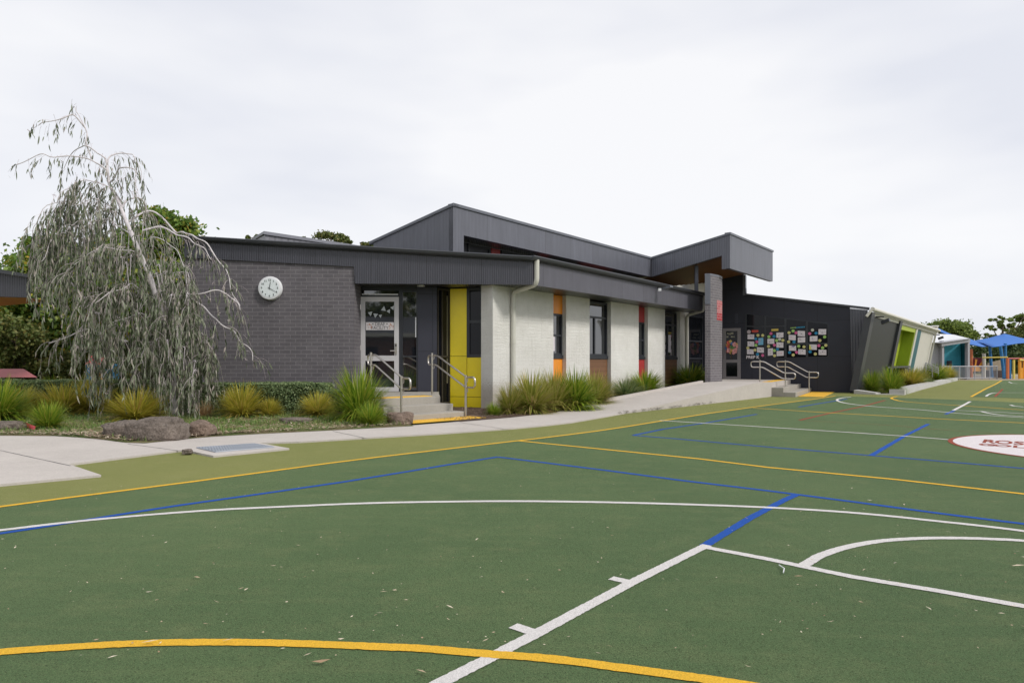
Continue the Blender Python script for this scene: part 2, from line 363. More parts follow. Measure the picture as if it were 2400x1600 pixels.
def bedm(name, a, bcol, c3):
    m, t, b = base(name, a, .95, .1); v = coords(t)
    n = noise_n(t, v, 1.7, 7, .75); f = noise_n(t, v, 55, 4, .8)
    c = ramp(t, n, [(.42, a), (.58, bcol)]); c = mixc(t, ramp(t, f, [(.5, (0, 0, 0)), (.7, (.7, .7, .7))]), c, c3)
    t.links.new(c, b.inputs['Base Color']); bump(t, b, f, 1, .03); return m
M_bed = bedm('garden soil and grass', (.11, .17, .045), (.24, .19, .11), (.34, .27, .17))
M_mulch = bedm('mulch', (.085, .06, .045), (.13, .09, .07), (.22, .16, .12))
M_ground = bedm('far ground', (.13, .14, .06), (.20, .17, .10), (.24, .21, .13))
M_paper = plain('white paper', (.66, .62, .66), .8, .03)

# ---------------------------------------------------------------- ground sheets
def sheet(name, pts, z, mat, kind='structure', drop=0):
    bm = bmesh.new(); vs_ = [bm.verts.new((p[0], p[1], z)) for p in pts]; f = bm.faces.new(vs_)
    if f.normal.z < 0: f.normal_flip()
    if drop:
        r = bmesh.ops.extrude_face_region(bm, geom=[f]); top = [e for e in r['geom'] if isinstance(e, bmesh.types.BMVert)]
        for v in top: v.co.z -= drop
    bmesh.ops.triangulate(bm, faces=[x for x in bm.faces if len(x.verts) > 4])
    bmesh.ops.recalc_face_normals(bm, faces=bm.faces)
    me = bpy.data.meshes.new(name); bm.to_mesh(me); bm.free(); me.materials.append(mat)
    if not drop:
        if me.polygons[0].normal.z < 0: me.flip_normals()
    o = bpy.data.objects.new(name, me); COL.objects.link(o)
    if kind: o['kind'] = kind
    return o
sheet('ground', [(-900, -200), (900, -200), (900, 1500), (-900, 1500)], -.03, M_ground)
near = (0.0, -6.0)
sheet('turf_surround', [(-22, -12), (30, -12), (48, 20), (36, 40.5), (24, 40.5), (13, 26), (6, 24.0), (-3, 12.6), (-22, 11.4)], 0, M_olive)
# court boundary traced along the yellow line
YL = [(-700, 1283), (-300, 1230), (0, 1188.5), (153, 1168), (306, 1148.3), (459, 1128.5), (600, 1109.5), (778, 1085.3), (901, 1070.0), (1051, 1052.3), (1200, 1034.8), (1264, 1027.6), (1328, 1019.7), (1399, 1010.5), (1468, 1000.2), (1557, 985.6),
      (1659, 969.2), (1761, 954.8), (1850, 943), (1905, 936), (1958, 928.2)]
ylp = [G(u, v) for u, v in YL]
farb = [G(1960, 928.2), G(2100, 932), G(2240, 936.5), G(2400, 943.8), G(2800, 955)]
sheet('court_turf', [p[:2] for p in ylp] + [p[:2] for p in farb] + [(30, -12), (-22, -12)], .004, M_court)
sheet('far_court_turf', [G(2279, 929.9)[:2], G(2296, 922)[:2], G(2320, 909)[:2], G(2352, 891.2)[:2], G(2500, 891.5)[:2], G(2600, 937)[:2], G(2400, 933.8)[:2]], .004, M_court)

RN = random.Random(3)
def smooth_path(pts, closed=False, step=.05):
    out = []
    for k in range(len(pts) - 1):
        a, b = pts[k], pts[k + 1]; n = max(1, min(400, int((b - a).length / step)))
        for i in range(n): out.append(a.lerp(b, i / n))
    out.append(pts[-1]); return out
def catmull(pts, n=10):
    out = []
    for k in range(len(pts) - 1):
        p0, p1, p2, p3 = pts[max(k - 1, 0)], pts[k], pts[k + 1], pts[min(k + 2, len(pts) - 1)]
        for i in range(n):
            t = i / n
            out.append(.5 * ((2 * p1) + (p2 - p0) * t + (2 * p0 - 5 * p1 + 4 * p2 - p3) * t * t + (3 * p1 - p0 - 3 * p2 + p3) * t ** 3))
    out.append(pts[-1]); return out
LZ = [0]
def strip(name, pts, wd, mat, curved=False, ends=(0, 0), z=.008):
    pts = [Vector((p[0], p[1], 0)) for p in pts]
    if curved: pts = catmull(pts, 14)
    near_ = min(p.length for p in pts)
    if wd > .03: wd = .061 if near_ < 12 else .068
    LZ[0] += 1; z = .0065 + (z - .0085) * .35 + LZ[0] * .00001 if z < .012 else z
    pts = smooth_path(pts, step=.012 if near_ < 4 else (.03 if near_ < 8 else .12))
    i0 = 0; mb = MB(); j = .0022 if near_ < 8 else .003
    for k, p in enumerate(pts):
        t = (pts[min(k + 1, len(pts) - 1)] - pts[max(k - 1, 0)]).normalized(); n = Vector((-t.y, t.x, 0))
        a = p + n * (wd / 2 + RN.uniform(-j, j)); b = p - n * (wd / 2 + RN.uniform(-j, j))
        mb.v += [(a.x, a.y, z), (b.x, b.y, z)]
        if k: q = 2 * k; mb.f.append((q - 2, q - 1, q + 1, q))
    o = mb.build(name, mat, smooth=False)
    if o.data.polygons[0].normal.z < 0: o.data.flip_normals()
    o['kind'] = 'structure'
    return o
def gp(l): return [G(u, v) for u, v in l]
W1 = .055
strip('yellow_court_line', gp(YL), W1, M_yel, z=.009)
strip('yellow_court_line', gp([(1216, 1033.5), (1420, 1054), (1640, 1076), (1800, 1096), (2100, 1124.5), (2400, 1158.5), (2900, 1216)]), W1, M_yel, z=.0095)
strip('yellow_court_line', gp([(1765, 956.5), (1800, 958.5), (1950, 968), (2060, 974), (2200, 982), (2400, 991.5), (2800, 1010)]), .06, M_yel, z=.0095)
strip('yellow_court_line', gp([(-600, 1610), (-300, 1560), (0, 1531), (200, 1517), (350, 1510), (500, 1508), (640, 1509.5), (780, 1514), (900, 1519), (1000, 1523.5), (1150, 1536), (1300, 1548), (1500, 1574), (1690, 1600), (1880, 1632)]), .038, M_yel, True, z=.0119)
strip('yellow_court_line', gp([(2104, 929), (2094, 931), (2089, 933.5), (2098, 937), (2118, 941), (2180, 946), (2270, 952), (2400, 961), (2600, 972)]), .08, M_yel, True, z=.0095)
strip('yellow_court_line', gp([(2276, 930), (2292, 921), (2310, 911), (2334, 900), (2348, 891.5)]), .11, M_yel, z=.0105)
strip('blue_court_line', gp([(-600, 1345), (0, 1251.5), (115, 1233.8), (268, 1209), (408, 1187), (510, 1172.5), (600, 1160), (804, 1130.4), (957, 1105.5), (1059, 1088.3), (1168, 1071.2)]), .055, M_blue, z=.0085)
strip('blue_court_line', gp([(1166, 1071.5), (1200, 1075.5), (1420, 1103), (1600, 1127), (1800, 1151), (2000, 1177), (2200, 1204), (2400, 1229), (2800, 1284)]), .05, M_blue, z=.0085)
strip('blue_court_line', gp([(1866, 1160.5), (1840, 1172), (1760, 1214), (1650, 1281)]), .085, M_blue, z=.0088)
strip('blue_court_line', gp([(1484, 1020.5), (1555, 1006), (1650, 992), (1774, 971)]), .06, M_blue, z=.0085)
strip('blue_court_line', gp([(1484, 1020.5), (1600, 1030), (1730, 1042), (1800, 1048), (2040, 1068), (2200, 1081), (2400, 1098.5), (2700, 1124)]), .055, M_blue, z=.0085)
strip('blue_court_line', gp([(2176, 994), (2120, 1022), (2042, 1068)]), .10, M_blue, z=.0088)
strip('blue_court_line', gp([(1872, 954), (1925, 945), (1985, 935)]), .07, M_blue, z=.0088)
strip('blue_court_line', gp([(2236, 963), (2216, 971)]), .13, M_blue, z=.0088)
strip('red_court_line', gp([(1874, 985), (1945, 968.5), (2020, 953), (2075, 938)]), .075, M_red, z=.0087)
strip('red_court_line', gp([(1874, 985), (1945, 989), (2100, 998), (2200, 1007), (2300, 1014), (2400, 1020)]), .02, M_red, z=.0087)
strip('red_court_line', gp([(2332, 929.5), (2350, 912)]), .07, M_red, z=.0087)
strip('white_court_line', gp([(-500, 1302), (0, 1244), (127, 1229), (255, 1216), (383, 1205), (510, 1196), (600, 1191.5), (830, 1181.6), (983, 1177.8), (1200, 1175.7), (1400, 1178), (1600, 1183), (1810, 1191), (2000, 1203), (2200, 1223), (2400, 1246), (2700, 1290)]), .036, M_white, True, z=.010)
LJ = G(1652, 1283)
strip('white_court_line', [G(1657, 1279), G(1474, 1370.5), G(1256, 1488), G(1170, 1533), G(1038, 1601), G(860, 1693)], .05, M_white, z=.0102)
strip('white_court_line', gp([(1650, 1283.5), (1800, 1312), (1880, 1329), (2000, 1354), (2200, 1387), (2400, 1423), (2700, 1480)]), .034, M_white, z=.0102)
strip('white_court_line', gp([(1881, 1328), (1895, 1320), (1925, 1303), (1980, 1285), (2060, 1270), (2150, 1263.5), (2240, 1262.5), (2330, 1265), (2400, 1269), (2560, 1284)]), .042, M_white, True, z=.0100)
strip('white_court_line', gp([(1432, 1356.5), (1484, 1368)]), .045, M_white, z=.0100)
strip('white_court_line', gp([(1202, 1469), (1258, 1487)]), .045, M_white, z=.0100)
strip('white_court_line', gp([(1546, 985.5), (1800, 1001.5), (1980, 1013), (2120, 1022.5), (2228, 1031)]), .055, M_white, z=.010)
strip('white_court_line', gp([(1995, 930.3), (1975, 932.5), (1962, 936.5), (1968, 941.5), (1995, 947), (2050, 953), (2150, 960), (2250, 969), (2400, 979)]), .085, M_white, True, z=.010)
strip('white_court_line', gp([(2274, 941), (2256, 951), (2234, 962)]), .15, M_white, z=.0102)
strip('white_court_line', gp([(2234, 961.5), (2320, 965), (2400, 969.5)]), .06, M_white, z=.0102)
strip('white_court_line', gp([(2246, 949), (2257, 949.5)]), .16, M_white, z=.0104)
strip('white_court_line', gp([(2300, 964.5), (2320, 969), (2350, 973), (2400, 976)]), .07, M_white, True, z=.0104)
strip('white_court_line', gp([(2368, 949), (2376, 951.5), (2400, 954)]), .12, M_white, z=.0104)
strip('white_court_line', gp([(2311, 929), (2318, 924), (2330, 921), (2350, 920.3), (2400, 920.2)]), .13, M_white, True, z=.0104)
strip('white_court_line', gp([(2364, 895), (2372, 898), (2385, 899)]), .2, M_white, z=.0104)

# painted disc with the school name
cc = Vector((7.55, 8.22, 0))
def disc_pts(r, z, n=96): return [(cc.x + r * math.cos(2 * math.pi * k / n), cc.y + r * math.sin(2 * math.pi * k / n), z) for k in range(n)]
em = empty('court_emblem', (cc.x, cc.y, 0.0), 'white painted disc with red rim and red lettering on the green court', 'court emblem')
MB().poly(disc_pts(1.75, .0084)).build('rim', M_red, em); MB().poly(disc_pts(1.69, .0094)).build('disc', linem('white emblem paint', (.80, .74, .75)), em)
ef = Vector((.624, .781, 0)); nf = Vector((.781, -.624, 0))
def em_text(s, n0, e0, wd, ht, mat, bold=.02):
    for i, ch in enumerate(s):
        text_mesh(ch, 1.0, 'letter', mat, em, cc + nf * (n0 + wd * (i + .5)) + ef * e0 + Vector((0, 0, .0112)), nf, ef, sx=wd * 1.5, sy=ht / .72, ext=.001, bold=bold)
em_text('ROS', -1.37, .05, .165, .46, M_red, .03)
em_text('GOLF', -1.37, -.42, .165, .26, M_red, .03)
em_text('L', -1.37 + .66 + .05, -.42, .165, .26, M_yel, .03)

# ---------------------------------------------------------------- paths, ramp, beds
F1, F2 = .41, .44
near_e = [G(-900, 1230), G(0, 1140), G(237, 1117.5), G(161.6, 1091.7), G(423, 1058.5), G(600, 1041), G(702, 1037.8), G(855, 1028.6), G(1018, 1019), G(1200, 1006), G(1276, 999), G(1338, 991.8), G(1419, 977.8), G(1473, 968.4)]
far_e = [G(1420, 948), G(1391, 952.3), G(1302, 967.6), G(1200, 979), G(1080, 990), G(957, 1000), G(780, 1010), G(600, 1019), G(500, 1025), G(430, 1031), G(340, 1041), G(295, 1039.6), G(230, 1031), G(183, 1027), G(128, 1023.7), G(0, 1022.6), G(-500, 1020), G(-900, 1022)]
# extend level path up to where the ramp starts
RP0 = Vector((2.50, 14.2, 0)); RD = Vector((.645, .764, 0)).normalized(); RNn = Vector((-RD.y, RD.x, 0)); RW = 1.57; RL = 9.0
near_e[-1] = RP0
far0 = RP0 + RNn * RW
path = sheet('concrete_path', [p[:2] for p in near_e] + [far0[:2]] + [p[:2] for p in far_e[2:]], .022, M_path, drop=.06)
# saw cuts between the slabs
def cut(a, b): strip('path_joint', [a, b], .012, M_ink, z=.0236)
cut(G(0, 1055, .022), G(165, 1091, .022)); cut(G(300, 1040, .022), G(428, 1057, .022)); cut(G(780, 1010, .022), G(860, 1027, .022)); cut(G(1080, 990, .022), G(1190, 1006, .022))
# ramp: rises from the path to the far landing
ramp_root = empty('concrete_ramp', RP0, 'pale concrete ramp rising along the white wall to the far steps', 'ramp')
def rz(t): return .022 + (F2 + .03 - .022) * min(1, max(0, t / 7.6))
mb = MB(); ts = [0, 1, 2, 3, 4, 5, 6, 7, 7.6, RL]
for a, b in zip(ts, ts[1:]):
    p0, p1 = RP0 + RD * a, RP0 + RD * b; q0, q1 = p0 + RNn * RW, p1 + RNn * RW
    if b == RL: q0 = q0; q1 = p1 + RNn * RW
    mb.hexa([(p0.x, p0.y, -.05), (p1.x, p1.y, -.05), (q1.x, q1.y, -.05), (q0.x, q0.y, -.05), (p0.x, p0.y, rz(a)), (p1.x, p1.y, rz(b)), (q1.x, q1.y, rz(b)), (q0.x, q0.y, rz(a))])
mb.build('ramp_slab', M_path, ramp_root)
# back kerb of the ramp
mb = MB()
for a, b in zip(ts[1:-1], ts[2:]):
    b = min(b, 7.4)
    if b <= a: continue
    p0, p1 = RP0 + RD * a + RNn * (RW + .002), RP0 + RD * b + RNn * (RW + .002); q0, q1 = p0 + RNn * .1, p1 + RNn * .1
    mb.hexa([(p0.x, p0.y, -.05), (p1.x, p1.y, -.05), (q1.x, q1.y, -.05), (q0.x, q0.y, -.05), (p0.x, p0.y, rz(a) + .06), (p1.x, p1.y, rz(b) + .06), (q1.x, q1.y, rz(b) + .06), (q0.x, q0.y, rz(a) + .06)])
mb.build('kerb', M_path, ramp_root)
REND = RP0 + RD * RL
# garden beds
bedL = [p[:2] for p in far_e[3:]][::-1]
sheet('garden_bed', [(-30, 11.0)] + [p[:2] for p in [G(-500, 1021), G(0, 1024), G(128, 1025), G(183, 1028.5), G(230, 1032.5), G(295, 1041), G(340, 1042.5), G(430, 1032.5), G(500, 1026.5), G(600, 1020.5), G(780, 1011.5), G(970, 1001)]] + [(-2.2, 12.1), (-3.4, 13.0), (-3.4, 15.2), (-7.4, 15.2), (-7.6, 17), (-30, 17)], .027, M_bed)
sheet('mulch_bed', [(-1.4, 12.2)] + [p[:2] for p in [G(1080, 991), G(1200, 980.5), G(1302, 969)]] + [far0[:2], (RP0 + RD * 7.4 + RNn * (RW + .1))[:2], (7.3, 24.5), (-.4, 15.6), (-1.0, 16.1), (-1.7, 16.2)], .03, M_mulch)

# drain pit in the turf
dr = empty('drain_pit', G(545, 1057), 'square concrete drain surround with blue grey steel grate beside the path', 'drain')
q = gp([(432, 1057.5), (500, 1072), (678, 1054), (604, 1040.5)])
MB().prism([Vector((p.x, p.y, -.05)) for p in q], (0, 0, .073)).build('surround', M_path, dr)
g4 = gp([(461, 1054), (505, 1064.5), (642, 1052.5), (596, 1044.5)])
mb = MB(); A, B, C_, D_ = [Vector((p.x, p.y, .031)) for p in g4]
mb2 = MB().poly([A - Vector((0, 0, .0015)), B - Vector((0, 0, .0015)), C_ - Vector((0, 0, .0015)), D_ - Vector((0, 0, .0015))])  # flat sheet under the grate, coloured as the shade of the pit
for k in range(23):
    f = k / 22; a = A.lerp(D_, f); b = B.lerp(C_, f); mb.tube([a, b], .007, 4)
for k in range(7):
    f = k / 6; a = A.lerp(B, f); b = D_.lerp(C_, f); mb.tube([a, b], .01, 4)
gr = mb2.build('pit_shade_sheet', plain('pit shadow', (.10, .12, .15), .8, .2), dr); mb.build('grate', plain('grate steel', (.34, .37, .42), .5, .1), gr)

# ================================================================ MAIN BUILDING
E2 = Vector((.624, .781)).normalized(); A0 = Vector((-.444, 15.2)); A1 = A0 + E2 * 13
FAC = PL(A0, A1)                                  # white facade plane
LF = PL((-7.33, 14.70), (.46, 15.06))             # left fascia and brick wall plane
CN = Vector((.46, 15.06)); RF = PL(CN, CN + E2 * 10)   # right fascia plane
SOF = 2.88
bd = empty('school_building', (0, 17, 0), 'low school building with grey brick end, white painted brick side and dark ribbed roof edge', 'building')
# unseen solid core added inside the walls to block light
core = [(-7.2, 15.05), (-3.75, 15.2), (-3.75, 15.75), (-1.5, 15.9), (-1.3, 16.3), (-.55, 16.0)] + [tuple((A0 - FAC.n * .35 + E2 * t)) for t in (.2, 12.9)] + [(2.5, 29), (-7.2, 24)]
MB().prism([(x, y, 0) for x, y in core], (0, 0, 3.05)).build('hidden_core', M_black, bd)
# brick end wall
sB = LF.su(829.5)
zt = lambda s_: 3.30 + (sB - s_) * .045
MB().ppoly(LF, [(0, 0), (sB, 0), (sB, zt(sB) + .02), (0, zt(0) + .02)], -.04, .25).build('brick_wall', M_brick, bd)
rt = PL(LF.pt(sB, 0, -.04)[:2], (LF.pt(sB, 0, -.04) + Vector((0.02, .62, 0)))[:2])
MB().wall(rt, .0, .60, 0, SOF + .1, .004, .15).build('brick_return', M_brick, bd)
sl = PL((-7.33, 22), LF.pt(0, 0, -.04)[:2]); MB().wall(sl, 0, sl.len - .01, 0, 3.6, .004, .25).build('side_wall', M_brick, bd)
# fascias
pf = lambda l: [LF.sz(u, v) for u, v in l]
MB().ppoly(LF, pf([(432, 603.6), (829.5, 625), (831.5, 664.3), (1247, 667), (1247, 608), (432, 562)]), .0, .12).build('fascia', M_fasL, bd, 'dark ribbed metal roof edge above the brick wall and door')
g = MB(); a0, a1 = LF.px(430, 553), LF.px(1247, 602)
def gutter(mb, a, b, n, hh=.105, dp=.12):
    a, b = Vector(a), Vector(b); n = Vector((n.x, n.y, 0)); prof = [(0, 0), (dp, 0), (dp + .02, -.02), (dp, -hh * .7), (dp * .6, -hh), (0, -hh)]
    mb.prism([a + n * x + Vector((0, 0, z)) for x, z in prof], b - a)
gutter(g, a0, a1, LF.n); g.build('gutter', M_trim, bd)
zb, ztp = RF.sz(1258, 670.2)[1], RF.sz(1258, 607.6)[1]
sE = RF.su(1650)
MB().ppoly(RF, [(0.0, SOF), (sE, SOF), (sE, 3.44), (0, 3.46)], .0, .12).build('fascia', M_fasR, bd, 'grey ribbed metal roof edge above the white brick side')
g = MB(); gutter(g, RF.pt(-.1, 3.53), RF.pt(sE + .15, 3.50), RF.n); g.build('gutter', M_trim, bd)
# soffits
mb = MB(); inn = [LF.pt(sB, 0, -.125), LF.pt(LF.su(1247) - .03, 0, -.125)]
pts = [inn[0], inn[1], RF.pt(.02, 0, -.125), RF.pt(sE, 0, -.125), FAC.pt(10.6, 0, -.3), FAC.pt(0.1, 0, -.3), Vector((-.9, 16.3, 0)), Vector((-1.8, 16.3, 0)), Vector((-3.6, 15.8, 0))]
bm_pts = [Vector((p.x, p.y, SOF + .012)) for p in pts]
mb.poly([bm_pts[i] for i in (0, 1, 5, 6, 7, 8)]); mb.poly([bm_pts[i] for i in (1, 2, 3, 4, 5)])
mb.build('soffit', M_sof, bd)
MB().prism([(p.x, p.y, 3.40) for p in (LF.pt(0.1, 0, -.13), LF.pt(LF.su(1247) - .05, 0, -.13), RF.pt(sE, 0, -.13), Vector((2.6, 28.6, 0)), Vector((-7.1, 24, 0)))], (0, 0, .05)).build('roof_deck', M_trim, bd)
# downlight over the entry
mb = MB(); c = G(988, 2 * HZ - 672, -.01) if False else None
dlp = Vector(((987 - 1200) / FPX * 15.35, 15.35, SOF + .012)); MB().disc(dlp, (0, 0, -1), .085, .02, 24).build('downlight', M_wht, bd)

# white brick piers and the bays between them
def pier(s0, s1, name='white_pier', l=None):
    return MB().wall(FAC, s0, s1, 0, SOF + .01, 0, .36).build(name, M_wb, bd, l)
REC = -.12
S = lambda u, off=0: FAC.su(u, off)
e = [0, S(1297), S(1327), S(1382), S(1432), S(1497), S(1518.5), S(1558.5), S(1594), S(1614)]
pier(e[0], e[1]); pier(e[2], e[3]); pier(e[4], e[5]); pier(e[6], e[7]); pier(e[8], e[9])
ZS, ZH = 1.20, 2.39
def window(pl, s0, s1, z0, z1, off, mull_v=(), mull_h=(), name='window', fm=None, gm=None, fw=.055, label=None, d=.06):
    fm = fm or M_frame; gm = gm or M_glass; mb = MB()
    mb.wall(pl, s0, s1, z0, z0 + fw, off, d); mb.wall(pl, s0, s1, z1 - fw, z1, off, d)
    mb.wall(pl, s0, s0 + fw, z0 + fw, z1 - fw, off, d); mb.wall(pl, s1 - fw, s1, z0 + fw, z1 - fw, off, d)
    for m in mull_v: mb.wall(pl, m - fw / 2, m + fw / 2, z0 + fw, z1 - fw, off - .006, d - .012)
    for m in mull_h: mb.wall(pl, s0 + fw, s1 - fw, m - fw / 2, m + fw / 2, off - .003, d - .006)
    w_ = mb.build(name, fm, bd if isinstance(bd, bpy.types.Object) else None, label)
    MB().wall(pl, s0 + .01, s1 - .01, z0 + .01, z1 - .01, off - d * .6, .02).build('pane', gm, w_)
    return w_
def slot(sa, sb, mat, lab):
    MB().wall(FAC, sa, sb, 0, ZS - .004, REC, .1).build('lower_panel', mat, bd, lab + ' panel under the narrow window')
    MB().wall(FAC, sa, sb, ZH + .004, SOF, REC, .1).build('upper_panel', mat, bd, lab + ' panel above the narrow window')
    w_ = window(FAC, sa, sb, ZS + .09, ZH, REC - .005, (), ((ZS + ZH) / 2 + .02,), label='narrow sash window between %s panels' % lab)
    MB().wall(FAC, sa, sb, ZS, ZS + .088, REC + .03, .12).build('sill', M_frame, w_)
    return w_
ws1 = slot(e[1], e[2], M_op, 'orange'); ws2 = slot(e[5], e[6], M_rp, 'red')
def bigwin(sa, sb):
    MB().wall(FAC, sa, sb, 0, ZS - .004, REC, .1).build('board_cladding', M_wood, bd)
    w_ = window(FAC, sa, sb, ZS + .09, SOF - .03, REC - .005, (), (ZH + .01,), label='tall window over brown boards')
    sm = (sa + sb) / 2 - .1; mb = MB(); mb.wall(FAC, sm - .03, sm + .03, ZS + .14, ZH - .02, REC - .012, .05)
    mb.build('mullion', M_frame, w_); MB().wall(FAC, sa, sb, ZS, ZS + .088, REC + .03, .12).build('sill', M_frame, w_)
    return w_
bw1 = bigwin(e[3], e[4]); bw2 = bigwin(e[7], e[8])
MB().wall(FAC, e[7] + .55, e[7] + .75, 1.45, 2.05, REC - .018, .012).build('paper', M_paper, bw2)
MB().wall(FAC, e[1] + .14, e[1] + .26, 1.40, 1.78, REC - .018, .012).build('paper', M_paper, ws1)
MB().wall(FAC, e[5] + .1, e[5] + .26, 1.75, 2.3, REC - .018, .012).build('paper', M_paper, ws2)
# glazed end between last pier and pillar
window(FAC, e[9] + .0, e[9] + 1.9, .12, SOF - .02, -.25, (e[9] + .62,), (1.25, 1.9), gm=M_dglass, label='tall dark glazing behind the brick pillar')

# entry recess: door wall
DW = PL((-3.66, 15.46), (-1.70, 15.52))
ud = lambda u: DW.su(u)
z_of = lambda v, u=900: DW.sz(u, v)[1]
d0, d1 = ud(846), ud(935)
fr = MB()
fr.wall(DW, -.02, d0 - .004, F1, SOF, .0, .1)                                            # jamb by the bricks
fr.wall(DW, d0, ud(979), z_of(664), z_of(680.5), .0, .1)
fr.wall(DW, d0, d1 + .03, z_of(690.0), z_of(696), .0, .1)
fr.wall(DW, d1 + .002, ud(939.5), F1, z_of(680.6), .0, .1)
fr.build('door_surround', M_frame, bd)
MB().wall(DW, d0 + .05, d1, z_of(689.6), z_of(681), -.03, .02).build('transom_pane', M_glass, bd)
MB().wall(DW, d0 + .03, d1 - .02, z_of(691.2), z_of(688.8), .03, .028).build('drip_rail', M_wht, bd)
zt_d, zb_d = z_of(696), z_of(919)
door = MB(); st = .105
door.wall(DW, d0, d0 + st, F1 + .01, zt_d, .035, .05); door.wall(DW, d1 - st, d1, F1 + .01, zt_d, .035, .05)
door.wall(DW, d0 + st, d1 - st, z_of(707), zt_d, .035, .05); door.wall(DW, d0 + st, d1 - st, z_of(845.5), z_of(833), .035, .05); door.wall(DW, d0 + st, d1 - st, F1 + .01, z_of(907), .035, .05)
dr_ = door.build('door', M_door, bd, 'silver framed glass door with a printed sign')
pn = MB(); pn.wall(DW, d0 + st, d1 - st, z_of(833), z_of(707), .01, .02); pn.wall(DW, d0 + st, d1 - st, z_of(907), z_of(845.5), .01, .02); pn.build('pane', M_glass, dr_)
hp = DW.px(928.5, 818); mb = MB(); mb.wall(DW, ud(926), ud(931), z_of(831), z_of(804), .048, .012); mb.tube([DW.px(929, 822) + Vector((0, -.08, 0)), DW.px(916, 822) + Vector((0, -.09, 0))], .011, 8); mb.tube([DW.px(929, 822), DW.px(929, 822) + Vector((0, -.09, 0))], .011, 8)
mb.build('door_handle', M_steel, dr_); MB().wall(DW, ud(927.2), ud(930), z_of(812), z_of(806), .052, .004).build('keypad', M_ink, dr_)
for v in (714, 809): MB().tube([DW.px(845.5, v) + Vector((0, -.04, 0)), DW.px(845.5, v + 11) + Vector((0, -.04, 0))], .012, 8).build('hinge', M_steel, dr_)
# sidelight
window(DW, ud(939.8), ud(979), F1 + .02, z_of(680.6), -.01, (), (z_of(835),), fw=.035, label='narrow glass sidelight beside the entry door')
MB().wall(DW, ud(973), ud(976), z_of(790), z_of(743), -.02, .01).build('pull_bar', M_wht, bd)
MB().wall(DW, ud(979) + .003, ud(1024), F1 - .35, SOF, .0, .1).build('entry_panel', M_entry, bd)
# tinted glazing turned towards the court
TG = PL(DW.pt(ud(1024) + .003, 0)[:2], (P(1055, 900, 15.85))[:2])
window(TG, .02, TG.len * .99, .12, SOF - .02, 0, (TG.len * .42,), (1.24,), fm=plain('bronze frame', (.03, .026, .022), .45, .1), gm=M_dglass, fw=.04, label='dark corner glazing beside the entry')
MB().wall(TG, .35, .52, .6, 2.7, -.03, .01).build('blind', plain('olive blind', (.16, .145, .08), .7, .05), bd)
# yellow wall with its window
YW = PL(P(1055, 900, 15.85)[:2], P(1139, 900, 15.60)[:2]); uy = lambda u: YW.su(u); zy = lambda v: YW.sz(1095, v)[1]
mb = MB()
for (u0, u1, v0, v1) in ((1055, 1093.6, 833.8, 676), (1055, 1093.6, 929, 834.8), (1055, 1093.6, 960, 930), (1094.6, 1139, 929.3, 837.5), (1094.6, 1139, 960, 930.4)):
    mb.wall(YW, uy(u0) + .003, uy(u1), max(.02, zy(v0)), min(SOF, zy(v1)), 0, .03)
mb.build('yellow_panel', M_yp, bd, 'bright yellow flat panels beside the entry')
MB().wall(YW, 0.01, YW.len, .02, SOF, -.034, .05).build('backing_wall', M_black, bd)
window(YW, uy(1094.4), uy(1139), zy(837), SOF, .012, (), (zy(754),), gm=M_dglass, fw=.07, label='dark sash window with deep charcoal frame in yellow wall')
# flag bunting and printed sign inside the entry door
sg = empty('door_sign', DW.px(890, 770, .04), 'white printed sign reading DEAF FACILITY on the glass door', 'sign')
MB().wall(DW, ud(858), ud(923.5), z_of(773.5), z_of(755), .024, .006).build('board', plain('sign card', (.60, .57, .58), .6, .02), sg)
for tx, v_, sz_ in (('DEAF', 759.8, .105), ('FACILITY', 768.6, .105)):
    text_mesh(tx, sz_, 'lettering', M_ink, sg, DW.px(890.5, v_, .0265), (DW.d.x, DW.d.y, 0), (0, 0, 1), ext=.001, sy=1.05, sx=.95)
RR = random.Random(11); M_rust = plain('rust print', (.42, .20, .12), .7, .4, 40)
for side in (-1, 1):
    for k in range(9):
        uu = 890.5 + side * (19 + RR.random() * 12); vv = 758 + RR.random() * 3 + (k / 9) * 11
        MB().disc(DW.px(uu, vv, .0252), (0, -1, 0), .008 + RR.random() * .009, .002, 7).build('leaf_print', M_rust, sg)
    MB().disc(DW.px(890.5 + side * 16.5, 758.8, .0252), (0, -1, 0), .016, .002, 6).build('bird_print', M_ink, sg)
bt = empty('bunting', DW.px(890, 728, .03), 'string of small white triangle flags across the door glass', 'bunting')
M_flag = plain('white flag', (.42, .45, .46), .8, .1)
for (u, v, sz_, rot) in ((868, 734, .07, .2), (880, 738, .07, -.1), (891.5, 740, .05, .1), (899, 724, .075, .9), (911, 729, .06, .5), (920, 721, .06, .4)):
    c = DW.px(u, v, .022); x = Vector((DW.d.x, DW.d.y, 0))
    tri = [c + x * (sz_ * math.cos(rot + a)) * .9 + Vector((0, 0, sz_ * math.sin(rot + a))) for a in (math.pi * .85, math.pi * .15, -math.pi / 2)]
    MB().prism(tri, (0, -.002, 0)).build('flag', M_flag, bt)

